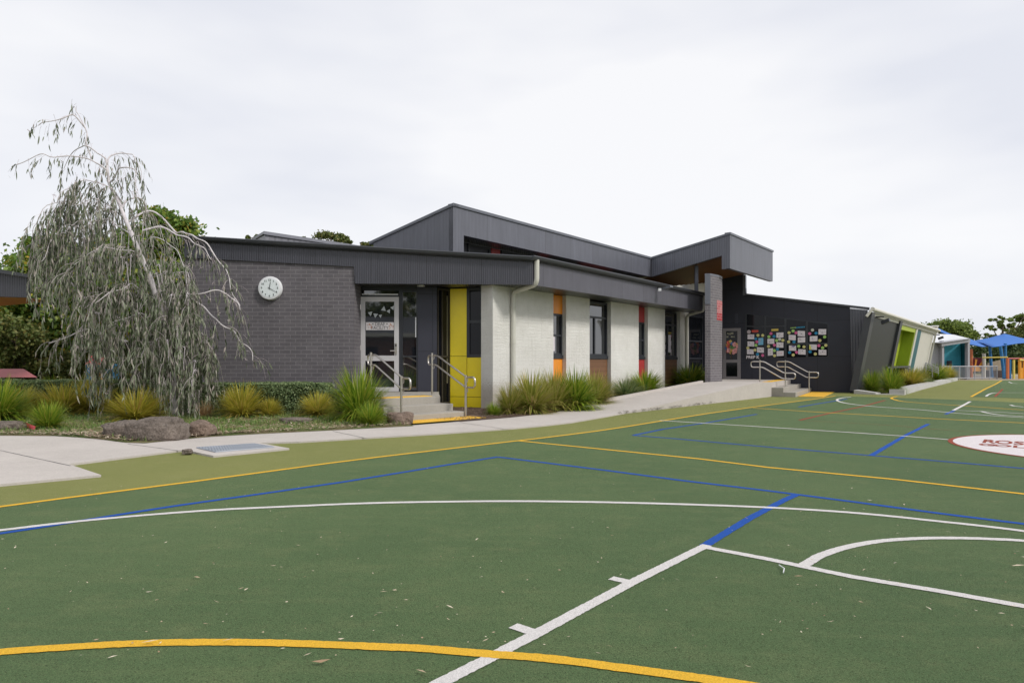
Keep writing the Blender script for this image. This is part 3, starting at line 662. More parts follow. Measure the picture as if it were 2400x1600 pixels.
# downpipes
def downpipe(c_top, wall_pt, zlow, lab, r=.05):
    n = Vector((RF.n.x, RF.n.y, 0)); a = Vector((c_top.x, c_top.y, 3.46)); 
    pts = [a, Vector((a.x, a.y, SOF + .22)), Vector((a.x, a.y, SOF + .08))]
    b = Vector((wall_pt.x, wall_pt.y, 0))
    e1 = Vector((a.x, a.y, SOF - .02)); d = (b - Vector((a.x, a.y, 0))); 
    pts = [a, Vector((a.x, a.y, SOF + .16))]
    for k in range(1, 6):
        t = k / 5; pts.append(Vector((a.x, a.y, SOF + .16)) + Vector((0, 0, -1)) * (.16 * math.sin(t * math.pi / 2)) + d * .14 * (1 - math.cos(t * math.pi / 2)))
    far = Vector((b.x, b.y, SOF - .10))
    p_ = Vector((a.x, a.y, 0)) + d * .86; pts.append(Vector((p_.x, p_.y, SOF - .085)))
    for k in range(1, 6):
        t = k / 5; pts.append(Vector((p_.x, p_.y, SOF - .085)) + d * .14 * math.sin(t * math.pi / 2) + Vector((0, 0, -1)) * .14 * (1 - math.cos(t * math.pi / 2)))
    pts.append(Vector((b.x, b.y, zlow)))
    o = MB().tube(pts, r, 14).build('downpipe', M_pipe, bd, lab)
    for z in (1.55, 2.4): MB().disc((b.x, b.y, z), (0, 0, 1), r + .008, .03, 16).build('pipe_bracket', M_pipe, o)
    return o
downpipe(RF.pt(.10, 0, .06), FAC.pt(S(1203, .06), 0, .06), .03, 'cream downpipe at the roof corner near the entry', .058)
downpipe(RF.pt(sE - .12, 0, .06), FAC.pt(S(1610, .06), 0, .06), .1, 'cream downpipe at the far end by the brick pillar', .052)
# flood light on the right fascia
fl_ = empty('flood_light', RF.px(1543, 672, .15), 'small flood light on a bracket under the gutter of the grey roof edge', 'flood light')
c = RF.px(1541, 675, .02); mb = MB(); mb.tube([c, c + Vector((RF.n.x, RF.n.y, 0)) * .32 + Vector((0, 0, -.02))], .02, 8); mb.build('bracket', M_trim, fl_)
c2 = c + Vector((RF.n.x, RF.n.y, 0)) * .34; x = Vector((E2.x, E2.y, 0)); n3 = Vector((RF.n.x, RF.n.y, 0))
mb = MB(); mb.hexa([c2 - x * .1 - n3 * .12 + Vector((0, 0, -.07)), c2 + x * .1 - n3 * .12 + Vector((0, 0, -.07)), c2 + x * .1 + n3 * .12 + Vector((0, 0, -.01)), c2 - x * .1 + n3 * .12 + Vector((0, 0, -.01)),
          c2 - x * .1 - n3 * .12 + Vector((0, 0, -.02)), c2 + x * .1 - n3 * .12 + Vector((0, 0, -.02)), c2 + x * .1 + n3 * .12 + Vector((0, 0, .04)), c2 - x * .1 + n3 * .12 + Vector((0, 0, .04))]); mb.build('lamp_head', M_cap, fl_)
mb = MB(); cc2 = c + Vector((0, 0, -.04)); mb.box(cc2.x - .0, cc2.x + .09, cc2.y - .12, cc2.y - .04, cc2.z - .06, cc2.z + .02); mb.build('sensor', M_wht, fl_)

# upper volume -------------------------------------------------
U0 = Vector((-1.39, 15.53)); J = U0 + E2 * 10.2; UF = PL(U0, J)
nn = Vector((E2.y, -E2.x)); SL = .185
ZT, ZB = 4.86, 4.155
up_long = MB().ppoly(UF, [(-.0, 3.45), (UF.su(1087), 3.45), (UF.su(1087), ZB + .0), (10.18, ZB), (10.18, ZT - .07), (0, ZT - .07)], 0, .14).build('upper_wall', M_up, bd, 'long grey ribbed upper wall under the raised roof')
# left side of the upper volume, roof falling away
b0 = U0 - nn * 3.0
US = PL(b0, U0)
MB().ppoly(US, [(0.1, 3.3), (US.len - .003, 3.3), (US.len - .003, ZT - .07), (.1, ZT - .07 - SL * 2.9)], 0, .14).build('upper_side_wall', M_up, bd)
# canopy reaching towards the court: left side, front, soffit
Cc = Vector((7.2, 21.7)); Ce = Vector((10.0, 25.2)); CL = PL(J, J + (Cc - J)); Lc = CL.len
CFp = PL(Cc, Ce)
zK = lambda s_: ZB + .02 + s_ * SL
MB().ppoly(CL, [(0.003, ZB), (Lc - .28, zK(Lc - .28)), (Lc - .28, 4.20), (Lc, 4.20), (Lc, 5.32), (.003, ZT - .07)], 0, .14).build('canopy_side', M_can, bd)
MB().wall(CFp, .003, CFp.len, 4.20, 5.32, 0, .14).build('canopy_front', M_can, bd)
cap = MB()
cap.ppoly(UF, [(-.0, ZT - .068), (10.2, ZT - .068), (10.2, ZT), (-.0, ZT)], .03, .2)
cap.ppoly(US, [(-.05, ZT - .068 - SL * 3.05), (US.len + .03, ZT - .068), (US.len + .03, ZT), (-.05, ZT - SL * 3.05)], .03, .2)
cap.ppoly(CL, [(.0, ZT - .068), (Lc + .03, 5.322), (Lc + .03, 5.39), (0, ZT)], .03, .2); cap.ppoly(CFp, [(-.03, 5.322), (CFp.len + .03, 5.322), (CFp.len + .03, 5.39), (-.03, 5.39)], .03, .2)
cap.build('roof_capping', M_cap, bd)
# timber soffit plane (z rises along nn) and raised roof
def zs(p, dz=0): return ZB + .05 + SL * ((Vector(p[:2]) - J).dot(nn)) + dz
sofp = [J - nn * .1 + E2 * .1, Cc - nn * .15 + E2 * .1, Ce - nn * .15 - E2 * .12, J + E2 * 4.45 - nn * 1.6, J - nn * 1.6 + E2 * .1]
MB().poly([(p.x, p.y, zs(p)) for p in sofp]).build('timber_soffit', M_wsof, bd)
rf = [U0 + E2 * .05 - nn * .05, Cc - (Cc - J) , Cc, Ce, J + E2 * 4.5 - nn * 3, U0 - nn * 3 + E2 * .05]
MB().prism([(p.x, p.y, ZT - .06 + SL * ((p - J).dot(nn))) for p in (U0 + E2 * .15 - nn * .15, J - nn * .15 + E2 * .15, Cc - nn * .15 + E2 * .15, Ce - E2 * .15 - nn * .15, Ce - nn * 5.5, U0 - nn * 2.95 + E2 * .15)], (0, 0, .03)).build('raised_roof', M_cap, bd)
# underside strip and clerestory behind the long wall
q = [U0 + E2 * UF.su(1087), J, J - nn * .62, U0 + E2 * UF.su(1087) - nn * .62]
MB().poly([(p.x, p.y, ZB + .01) for p in q]).build('eave_lining', M_sof, bd)
CW = PL(U0 - nn * .6, J - nn * .6 + E2 * 4.4); su = lambda u: CW.su(u)
MB().wall(CW, .3, CW.len, 3.4, ZB, -.03, .05).build('clerestory_wall', M_black, bd)
for (ua, ub, m_) in ((1152, 1172, M_rp), (1262, 1286, M_rp), (1360, 1430, M_rp)):
    MB().wall(CW, su(ua), su(ub), 3.5, ZB - .005, -.0, .03).build('red_panel', m_, bd)
for (ua, ub) in ((1098, 1150), (1176, 1260), (1290, 1356)):
    window(CW, su(ua), su(ub), 3.5, ZB - .01, .0, (), (), label='clerestory window under the raised roof')
MB().wall(CW, CW.len - 4.5, CW.len, 3.4, 4.02, .0, .03).build('brown_wall', M_wood, bd)
# steel post under the canopy
pp = P(1632, 700, 23.0); mb = MB(); mb.box(pp.x - .055, pp.x + .055, pp.y - .055, pp.y + .055, 3.2, zs((pp.x, pp.y)) ); mb.build('canopy_post', M_cap, bd)
# cream corrugated end of the low roof
RC = PL(RF.pt(RF.su(1568) + .0, 0, -.3)[:2], RF.pt(RF.su(1652) - .1, 0, -.55)[:2])
zz = []; k0, k1 = RC.sz(1566, 672), RC.sz(1652, 663)
top = []; nrib = 8
for k in range(nrib):
    f0, f1 = k / nrib, (k + .35) / nrib; s_0 = k0[0] + (k1[0] - k0[0]) * f0; z_0 = k0[1] + (k1[1] - k0[1]) * f0
    top += [(s_0, z_0), (s_0 + (k1[0] - k0[0]) * .35 / nrib, z_0 + .035), (s_0 + (k1[0] - k0[0]) * .75 / nrib, z_0 + .03)]
MB().ppoly(RC, [(k0[0], 3.4), (k1[0], 3.4), k1] + top[::-1], 0, .05).build('cream_roof_end', M_cream, bd)

# brick pillar with rounded far corner, on the edge of the ramp
pb = P(1665, 900, 21.45); pil = empty('brick_pillar', (pb.x, pb.y, 0), 'tall grey brick pillar with a red painted brick patch beside the ramp', 'pillar')
pe = Vector((.50, .866)).normalized(); pn2 = Vector((pb.x, pb.y))
# corner pn2; left face runs back-left, front face runs right
lf = Vector((-.985, .17)) ; a_ = pn2 + lf * .17; 
prof = [a_, pn2]
fr_end = P(1692, 900, 22.0); fe = Vector((fr_end.x, fr_end.y))
dirf = (fe - pn2); 
for k in range(0, 7):
    t = k / 6; base_ = pn2.lerp(fe, .55 + .45 * math.sin(t * math.pi / 2)); prof.append(base_ + Vector((.33, .95)) * (.4 * (1 - math.cos(t * math.pi / 2))) + Vector((0, 0)))
prof += [fe + Vector((.25, .85)), a_ + Vector((.32, .9))]
mb = MB(); mb.prism([(p.x, p.y, .2) for p in prof], (0, 0, 3.74)); po = mb.build('shaft', M_brickp, pil, smooth=True)
cx = sum(p.x for p in prof) / len(prof); cy = sum(p.y for p in prof) / len(prof)
mb = MB(); mb.prism([((p.x - cx) * 1.02 + cx, (p.y - cy) * 1.02 + cy, 3.94) for p in prof], (0, 0, .06)); mb.build('cap', M_cap, pil)
LFc = PL(a_, pn2); MB().wall(LFc, -.004, LFc.len + .0, 3.0, 3.945, .012, .012).build('side_flashing', M_cap, pil)
FP = PL(pn2, pn2.lerp(fe, .6)); 
M_rbr = brickm('red painted brick', (.42, .05, .06), (.34, .03, .04), (.55, .36, .36)); M_pbr = brickm('pink chalked brick', (.52, .22, .22), (.45, .10, .11), (.55, .36, .36))
f1 = FP.len / (fe - pn2).length
# patch follows the pillar face: strips between profile points
pp3 = prof[2:8]; low = MB(); hi_ = MB()
def patch(mbx, z0, z1, ia, ib):
    for k in range(ia, ib):
        p, q_ = pp3[k], pp3[k + 1]; d = (q_ - p).normalized(); n_ = Vector((d.y, -d.x)) * .006
        mbx.prism([(p.x + n_.x, p.y + n_.y, z0), (q_.x + n_.x, q_.y + n_.y, z0), (q_.x + n_.x, q_.y + n_.y, z1), (p.x + n_.x, p.y + n_.y, z1)], (-n_.x * .8, -n_.y * .8, 0))
patch(low, 2.50, 2.74, 0, 5); patch(hi_, 2.742, 3.16, 0, 5)
low.build('red_brick_patch', M_rbr, pil); hi_.build('pink_brick_patch', M_pbr, pil)

# wall clock
ck = LF.px(634.5, 676, -.03); clk = empty('wall_clock', ck, 'round white wall clock showing twenty past twelve on the grey brick wall', 'clock')
nx = Vector((LF.n.x, LF.n.y, 0)); dx = Vector((LF.d.x, LF.d.y, 0)); rC = 27.8 / FPX * 14.8
c = ck
MB().tube([c, c + nx * .05, c + nx * .08, c + nx * .086], [rC * 1.0, rC, rC * .93, rC * .82], 64).build('case', M_wht, clk)
fc = c + nx * .0865
fcc = MB().disc(fc, nx, rC * .79, .003, 64).build('dial', M_face, clk)
fc = c + nx * .091
for h in range(1, 13):
    a = rad(90 - 30 * h); text_mesh(str(h), .062, 'numeral', M_ink, fcc, fc + dx * math.cos(a) * rC * .66 + Vector((0, 0, math.sin(a) * rC * .66)), dx, (0, 0, 1), ext=.001, bold=.0015)
def hand(ang, ln, wd, z):
    a = rad(90 - ang); d = dx * math.cos(a) + Vector((0, 0, math.sin(a))); p = d.cross(nx); o_ = c + nx * z
    return MB().prism([o_ - d * ln * .2 - p * wd, o_ + d * ln - p * wd * .5, o_ + d * ln + p * wd * .5, o_ - d * ln * .2 + p * wd], nx * .003)
hand(10, rC * .52, .008, .094).build('hour_hand', M_ink, clk); hand(121, rC * .62, .006, .098).build('minute_hand', M_ink, clk)

# ---------------------------------------------------------------- entry steps and rails
n2 = Vector((.70, -.714)); e2 = Vector((.714, .70)); er = Vector((.8, .6)); L0 = Vector((-1.47, 13.45))
stp = empty('entry_steps', (L0.x, L0.y, 0), 'concrete landing and three steps up to the glass entry door', 'steps')
land = [L0, L0 - e2 * 1.62, Vector((-3.58, 13.7)), Vector((-3.58, 15.44)), Vector((-1.72, 15.49)), Vector((-1.68, 15.0))]
MB().prism([(p.x, p.y, -.05) for p in land], (0, 0, F1 + .05)).build('landing', M_step, stp, bevel=.008)
for k, nm in ((1, 'step'), (2, 'step')):
    a = L0 + n2 * (.38 * (k - 1)) ; h = F1 * (3 - k) / 3
    q = [a + e2 * (.0 + .03 * k), a + n2 * .38 + e2 * (.03 * k), a + n2 * .38 - e2 * 1.62, a - e2 * 1.62]
    MB().prism([(p.x, p.y, -.05) for p in q], (0, 0, h + .05)).build(nm, M_step, stp, bevel=.01)
def tactile(name, o_, ee, ne, ln, wd, z, lab):
    r = empty(name, (o_.x, o_.y, z), lab, 'tactile paving'); mb = MB(); q = [o_, o_ + ee * ln, o_ + ee * ln + ne * wd, o_ + ne * wd]
    mb.prism([(p.x, p.y, z) for p in q], (0, 0, .006)); mb.build('mat', M_tact, r)
    st_ = MB(); m_ = int(ln / .05); k_ = int(wd / .05)
    for i in range(m_):
        for j in range(k_):
            p = o_ + ee * (.025 + .05 * i) + ne * (.025 + .05 * j); s_ = .013
            st_.prism([(p.x - s_, p.y - s_, z + .006), (p.x + s_, p.y - s_, z + .006), (p.x + s_, p.y + s_, z + .006), (p.x - s_, p.y + s_, z + .006)], (0, 0, .005))
    o = st_.build('studs', M_tact, r, uv=False); return r
tactile('tactile_strip', L0 - e2 * 1.45 - n2 * .36, e2, n2, 1.3, .3, F1, 'yellow tactile strip on the landing in front of the glass door')
tb = G(1083, 980.5); tb = Vector((tb.x, tb.y)); tactile('tactile_strip', tb - e2 * 1.5, e2, n2, 1.72, .46, .032, 'yellow tactile strip on the path at the foot of the entry steps')
def fillet(pts, r=.07, n=5):
    out_ = [pts[0]]
    for k in range(1, len(pts) - 1):
        a, b, c_ = pts[k - 1], pts[k], pts[k + 1]; d1 = (a - b); d2 = (c_ - b); rr_ = min(r, d1.length * .48, d2.length * .48)
        p, q_ = b + d1.normalized() * rr_, b + d2.normalized() * rr_
        for i in range(n + 1):
            t = i / n; out_.append(p.lerp(b, t).lerp(b.lerp(q_, t), t))
    out_.append(pts[-1]); return out_
def handrail(plo, pup, zf, zg, lab, hh=.84, lo=-.06, gap=.2, ext=.26, r=.019, group=None):
    plo, pup = Vector(plo), Vector(pup); d = (plo - pup).normalized()
    rt_ = empty('handrail', (plo.x, plo.y, zg), lab, 'handrail', group)
    side = Vector((-d.y, d.x)) * .05
    def pt(p, z): return Vector((p.x, p.y, z)) + Vector((side.x, side.y, 0))
    zu, zl = zf + hh, zg + hh + lo
    loop = [pt(pup - d * ext * .5, zu), pt(pup + d * .12, zu), pt(plo - d * .05, zl), pt(plo + d * ext, zl), pt(plo + d * ext, zl - gap), pt(plo - d * .09, zl - gap), pt(pup + d * .08, zu - gap), pt(pup - d * ext, zu - gap), pt(pup - d * ext, zu), pt(pup - d * ext * .5, zu)]
    MB().tube(fillet(loop, .085), r, 12, cap=False).build('rail', M_steel, rt_)
    for p, z0, z1 in ((pup, zf, zu + .05), (plo, zg, zl + .04)):
        MB().tube([(p.x, p.y, z0), (p.x, p.y, z1)], .022, 14).build('post', M_steel, rt_)
        b = MB()
        for zz_ in (z1 - .13, z1 - .33):
            b.tube(fillet([Vector((p.x, p.y, zz_)), Vector((p.x, p.y, zz_)) + Vector((side.x, side.y, 0)) * .95, Vector((p.x, p.y, zz_ + .08)) + Vector((side.x, side.y, 0)) * .95], .02), .007, 6)
        b.build('bracket', M_steel, rt_)
    return rt_
PR = Vector((-.91, 12.9)); PU = Vector((-1.70, 13.98))
handrail(PR, PU, F1, .03, 'steel handrail on the right side of the entry steps, before the yellow wall')
handrail(PR - er * 1.40, PU - er * 1.40, F1, .03, 'steel handrail on the left side of the entry steps, before the glass door')

# ================================================================ CLASSROOM WING (dark block with displays)
D0, D1 = Vector((8.75, 25.8)), Vector((12.42, 23.9)); DP = PL(D0, D1)
bd_main = bd
wing = empty('classroom_wing', (11, 26, 0), 'dark panelled classroom block with paper displays in its windows', 'building'); bd = wing
q = [DP.sz(1640, 655), DP.sz(1746, 644), DP.sz(1748, 692), DP.sz(1928, 712.5), DP.sz(1992, 720.5)]
sR = DP.su(1999)
MB().ppoly(DP, [(q[0][0], 0), (sR, 0), (DP.su(1992), q[4][1])] + [q[3], q[2], q[1], q[0]], 0, .3).build('panel_wall', M_dpan, wing)
mb = MB(); mb.ppoly(DP, [q[2], DP.sz(2038, 725), (DP.sz(2038, 725)[0], DP.sz(2038, 725)[1] + .07), (q[2][0], q[2][1] + .07)], .06, .5); mb.build('roof_edge', M_trim, wing)
MB().ppoly(DP, [(q[1][0] - .08, q[2][1]), (q[1][0] + .02, q[2][1]), (q[1][0] + .02, q[1][1]), (q[1][0] - .08, q[1][1])], .02, .3).build('corner_flashing', M_cap, wing)
# corrugated strip and leaning posts at the corner
MB().ppoly(DP, [DP.sz(1992, 723), DP.sz(1997, 889), DP.sz(2007, 889), DP.sz(2034, 727)], .03, .2).build('corrugated_strip', M_corr, wing)
MB().ppoly(DP, [DP.sz(1999, 889), DP.sz(2009, 889), DP.sz(2009, 919), DP.sz(2001, 919)], .0, .2).build('corner_base', M_trim, wing)
T0 = Vector((12.82, 23.40)); TB = T0 - Vector((nf.x, nf.y)) * .52; TL = 20.0; ZTp, ZBt = 2.95, .08
def EP(u, h):   # point on the leaning east wall; u = pixel column along its top, h = 0 bottom .. 1 top
    k = (u - 1200) / FPX; t = (T0.y * k - T0.x) / (E2.x - E2.y * k); b = TB.lerp(T0, h) + E2 * t
    return Vector((b.x, b.y, ZBt + (ZTp - ZBt) * h))
lean_n = Vector((nf.x, nf.y, -.18)).normalized()
def epanel(name, u0, u1, h0, h1, mat, off=0, th=.1, parent=None, lab=None):
    q_ = [EP(u0, h0), EP(u1, h0), EP(u1, h1), EP(u0, h1)]
    return MB().prism([p + lean_n * off for p in q_], -lean_n * th).build(name, mat, parent or wing, lab)
epanel('leaning_post', 2037, 2044, .0, .97, M_trim, .12, .22); epanel('charcoal_wall', 2044, 2106, 0, .93, M_eastd)
epanel('leaning_post', 2106, 2111, 0, .97, M_trim, .1, .25)
epanel('lime_wall', 2111, 2150, .12, .93, M_lime, -.5, .05, lab='lime green recessed wall'); epanel('lime_side', 2124, 2127, .1, .93, M_trim, -.3, .18)
epanel('lime_head', 2111, 2151, .86, .93, M_lime, -.0, .5); epanel('lime_return', 2148, 2149.3, .12, .93, plain('dark lime panel', (.30, .40, .02), .5, .05), .0, .5)
epanel('low_base', 2111, 2150, .0, .12, M_eastd, -.1, .4)
epanel('cream_post', 2149.5, 2153, 0.05, .93, M_cream, .02, .06); epanel('teal_panel', 2153, 2163, .12, .93, M_teal, -.02, .08); epanel('cream_wall', 2163, 2193, 0, .93, M_cream, -.04, .1)
epanel('cream_base', 2153, 2163, 0, .118, M_cream, -.04, .1)
epanel('cream_fascia', 2047, 2196, .932, .985, M_cream, .04, .2)
g0, g1 = EP(2036, 1.0), EP(2196, 1.0)
MB().tube([g0 + Vector((nf.x, nf.y, 0)) * .12, g1 + Vector((nf.x, nf.y, 0)) * .12], .075, 10).build('gutter', M_cream, wing)
MB().tube([g0 + Vector((nf.x, nf.y, -.05)) * .1, g0 + Vector((nf.x, nf.y, 0)) * .02 + Vector((-.1, 0, -.25))], .05, 8).build('gutter_outlet', M_cream, wing)
MB().tube([EP(2190, .95) + lean_n * .1, EP(2190, .1) + lean_n * .1], .05, 8).build('downpipe', M_pipe, wing)
MB().prism([(T0.x - .25, T0.y + .45, 2.8), (T0.x + E2.x * TL, T0.y + E2.y * TL, 2.8), (T0.x + E2.x * TL - 4, T0.y + E2.y * TL + 3, 2.8), (9.2, 26.2, 2.8)], (0, 0, .02)).build('roof_sheet', M_wroof, wing)
MB().hexa([TB - Vector((.3, 0)), TB + E2 * TL - Vector((.3, 0)), TB + E2 * TL - Vector((4, -3)), Vector((9.0, 26.3)), ] and [(12.1, 24.3, 0), (12.1 + E2.x * TL, 24.3 + E2.y * TL, 0), (8 + E2.x * TL, 28 + E2.y * TL, 0), (8.3, 26.4, 0), (12.1, 24.3, 2.75), (12.1 + E2.x * TL, 24.3 + E2.y * TL, 2.75), (8 + E2.x * TL, 28 + E2.y * TL, 2.75), (8.3, 26.4, 2.75)]).build('hidden_core', M_black, wing)  # unseen solid core added behind the wing panels
# small flood lights on the wing
for (u, h, lab) in ((2052, .93, 'black flood light under the cream gutter at the dark block corner'), (2190, .90, 'dark flood light at the far end of the cream gutter')):
    p = EP(u, h) + lean_n * .2; fo = empty('flood_light', p, lab, 'flood light')
    MB().tube([p - lean_n * .2, p + lean_n * .12 + Vector((0, 0, .06))], .025, 8).build('bracket', M_trim, fo)
    x3 = Vector((E2.x, E2.y, 0)); o3 = p + lean_n * .15
    mb = MB(); 
    for a_s in (0,): mb.hexa([o3 - x3 * .12 + Vector((-.08, .05, -.22)), o3 + x3 * .12 + Vector((-.08, .05, -.22)), o3 + x3 * .12 + Vector((.12, -.1, -.12)), o3 - x3 * .12 + Vector((.12, -.1, -.12)), o3 - x3 * .12 + Vector((-.1, .08, -.1)), o3 + x3 * .12 + Vector((-.1, .08, -.1)), o3 + x3 * .12 + Vector((.1, -.08, 0)), o3 - x3 * .12 + Vector((.1, -.08, 0))])
    mb.build('lamp_head', M_frame, fo)

# display windows: pixel frames
def dpx(x, y): return 1720 + x / 9.408, 720 + y / 9.408
def dquad(mb, pts, off, th): mb.ppoly(DP, [DP.sz(*dpx(x, y)) for x, y in pts], off, th)
mb = MB(); dquad(mb, [(255, 1150), (2090, 1090), (2085, 350), (250, 140)], .012, .01); wn = mb.build('window', M_frame, wing, 'long sloping top window filled with paper displays')
pns = MB()
for pq in ([(290, 1135), (675, 1130), (672, 440), (288, 435)], [(290, 400), (672, 405), (672, 190), (288, 155)], [(715, 1120), (1115, 1110), (1115, 425), (712, 440)], [(712, 405), (1115, 395), (1115, 250), (712, 205)],
           [(1165, 1105), (1590, 1095), (1588, 820), (1163, 825)], [(1163, 790), (1588, 785), (1585, 310), (1160, 262)], [(1640, 1090), (2070, 1078), (2068, 815), (1638, 820)], [(1638, 785), (2066, 780), (2064, 370), (1636, 322)]):
    dquad(pns, pq, .018, .004)
pns.build('pane', M_dglass, wn)
# wing door
ddx = lambda u: DP.su(u)
def zdp(v, u=1722): return DP.sz(u, v)[1]
mb = MB(); mb.wall(DP, ddx(1692), ddx(1737), F2, zdp(768.5), .03, .06); 
dw = MB()
dl, drr = ddx(1694.5), ddx(1736); sw = .12
dw.wall(DP, dl, dl + sw, F2 + .01, zdp(769), .04, .05); dw.wall(DP, drr - sw, drr, F2 + .01, zdp(769), .04, .05)
dw.wall(DP, dl + sw, drr - sw, zdp(775.5), zdp(769), .04, .05); dw.wall(DP, dl + sw, drr - sw, zdp(849.5), zdp(842.5), .04, .05); dw.wall(DP, dl + sw, drr - sw, F2 + .01, zdp(882), .04, .05)
dd = dw.build('door', M_door2, wing, 'bronze framed glass door with paper flower bouquet')
pn = MB(); pn.wall(DP, dl + .02, drr - .02, F2 + .02, zdp(770), .01, .03); pn.build('pane', M_dglass, dd)
MB().wall(DP, ddx(1693), ddx(1695.5), zdp(841), zdp(828), .07, .03).build('door_handle', M_frame, dd)
MB().wall(DP, ddx(1722), ddx(1730), zdp(757), zdp(735), .012, .01).build('vent_panel', M_entry, wing)
# paper display on door glass
bq = empty('paper_bouquet', DP.px(1715, 812, .03), 'bouquet of pink, red, blue and green paper flowers on the far door', 'paper display')
RR = random.Random(5); pal = {'pink_flower': (.55, .25, .24), 'red_flower': (.50, .10, .06), 'blue_flower': (.06, .14, .30), 'green_leaf': (.10, .22, .07), 'yellow_flower': (.50, .36, .08)}
parts = {k: MB() for k in pal}
for (u, v, k, r) in [(1708, 803, 'red_flower', .1), (1712, 800, 'yellow_flower', .07), (1704, 808, 'yellow_flower', .06), (1716, 805, 'blue_flower', .08), (1722, 807, 'pink_flower', .11), (1728, 811, 'pink_flower', .07), (1702, 816, 'blue_flower', .07), (1707, 812, 'red_flower', .09), (1714, 813, 'green_leaf', .08), (1720, 815, 'green_leaf', .08), (1726, 818, 'pink_flower', .07), (1709, 821, 'pink_flower', .12), (1705, 824, 'red_flower', .06), (1716, 821, 'yellow_flower', .08), (1722, 822, 'pink_flower', .12), (1719, 827, 'pink_flower', .07), (1712, 827, 'yellow_flower', .05), (1727, 806, 'yellow_flower', .04)]:
    for j in range(5):
        a = j * 2 * math.pi / 5 + u; parts[k].disc(DP.px(u, v, .046) + Vector((math.cos(a) * r * .5, 0, math.sin(a) * r * .5)), (-.3, -1, 0), r * .42, .004, 8)
for k, m_ in parts.items(): m_.build(k, plain(k.replace('_', ' ') + ' paper', pal[k], .8, .2, 30), bq)
MB().wall(DP, ddx(1713.5), ddx(1715), zdp(841), zdp(826), .045, .003).build('stem', plain('brown paper', (.08, .05, .03), .8, .1), bq)
sq = MB(); 
for i, (u, v, w_, h_) in enumerate([(1706, 781, 1.4, 4), (1709, 782, 1.6, 4), (1712, 782, 1.2, 5), (1715, 781, 1.6, 4), (1718, 781, 1.4, 5), (1704, 789, 1, 4), (1706.5, 789, 1.4, 3.5), (1714.5, 789, 1.8, 3.5), (1718, 789, 1.8, 3.5), (1721, 789, 1, 3.5)]):
    sq.wall(DP, ddx(u - w_ / 2), ddx(u + w_ / 2), zdp(v + h_ / 2), zdp(v - h_ / 2), .046, .004)
hd = sq.build('display_heading', plain('cream cut paper', (.45, .44, .33), .8, .1), None); tag(hd, 'cream cut paper characters above the paper bouquet on the far door', 'paper heading')

# displays: sheets (x0,y0,x1,y1 in the enlarged window crop), pane index
NAME = ['first', 'second', 'third', 'fourth']
sheets = [(0, 303, 596, 450, 706, 'w', 'pink stained picture sheet'), (0, 303, 752, 450, 862, 'w', 'picture sheet with purple edge'), (0, 290, 922, 437, 1034, 'w', 'plain picture sheet'), (0, 540, 676, 650, 830, 'b', 'upright light blue sheet'), (0, 512, 885, 664, 996, 'w', 'sheet with blue band and red dot'),
          (1, 938, 556, 1094, 668, 'w', 'sheet with small dark mark'), (1, 742, 693, 893, 805, 'w', 'sheet with red and yellow drawing'), (1, 940, 772, 1094, 888, 'w', 'sheet with dark red mark'), (1, 750, 906, 862, 1060, 'w', 'upright sheet'), (1, 944, 960, 1100, 1072, 'w', 'sheet with purple mark'),
          (2, 1408, 520, 1570, 638, 'w', 'sheet with orange mark'), (2, 1210, 610, 1366, 724, 'w', 'sheet with black dot'), (2, 1410, 660, 1574, 776, 'w', 'sheet with thin scribble'), (2, 1216, 842, 1374, 956, 'p', 'sheet with dark purple heading'), (2, 1420, 924, 1584, 1040, 'w', 'lined sheet'),
          (3, 1866, 480, 2036, 602, 'w', 'top sheet with green scribble'), (3, 1675, 634, 1844, 752, 'w', 'sheet with brown dot'), (3, 1662, 820, 1830, 936, 'y', 'sheet with yellow corner'), (3, 1870, 934, 2040, 1052, 'w', 'sheet with blue star drawing')]
M_dr = {k: plain(k + ' crayon', c_, .8, .2, 40) for k, c_ in dict(dark=(.06, .05, .08), pink=(.6, .25, .3), yellow=(.6, .6, .15), purple=(.12, .1, .3), blue=(.12, .3, .55)).items()}
RR = random.Random(9)
M_bpap = plain('light blue paper', (.16, .42, .62), .8, .05)
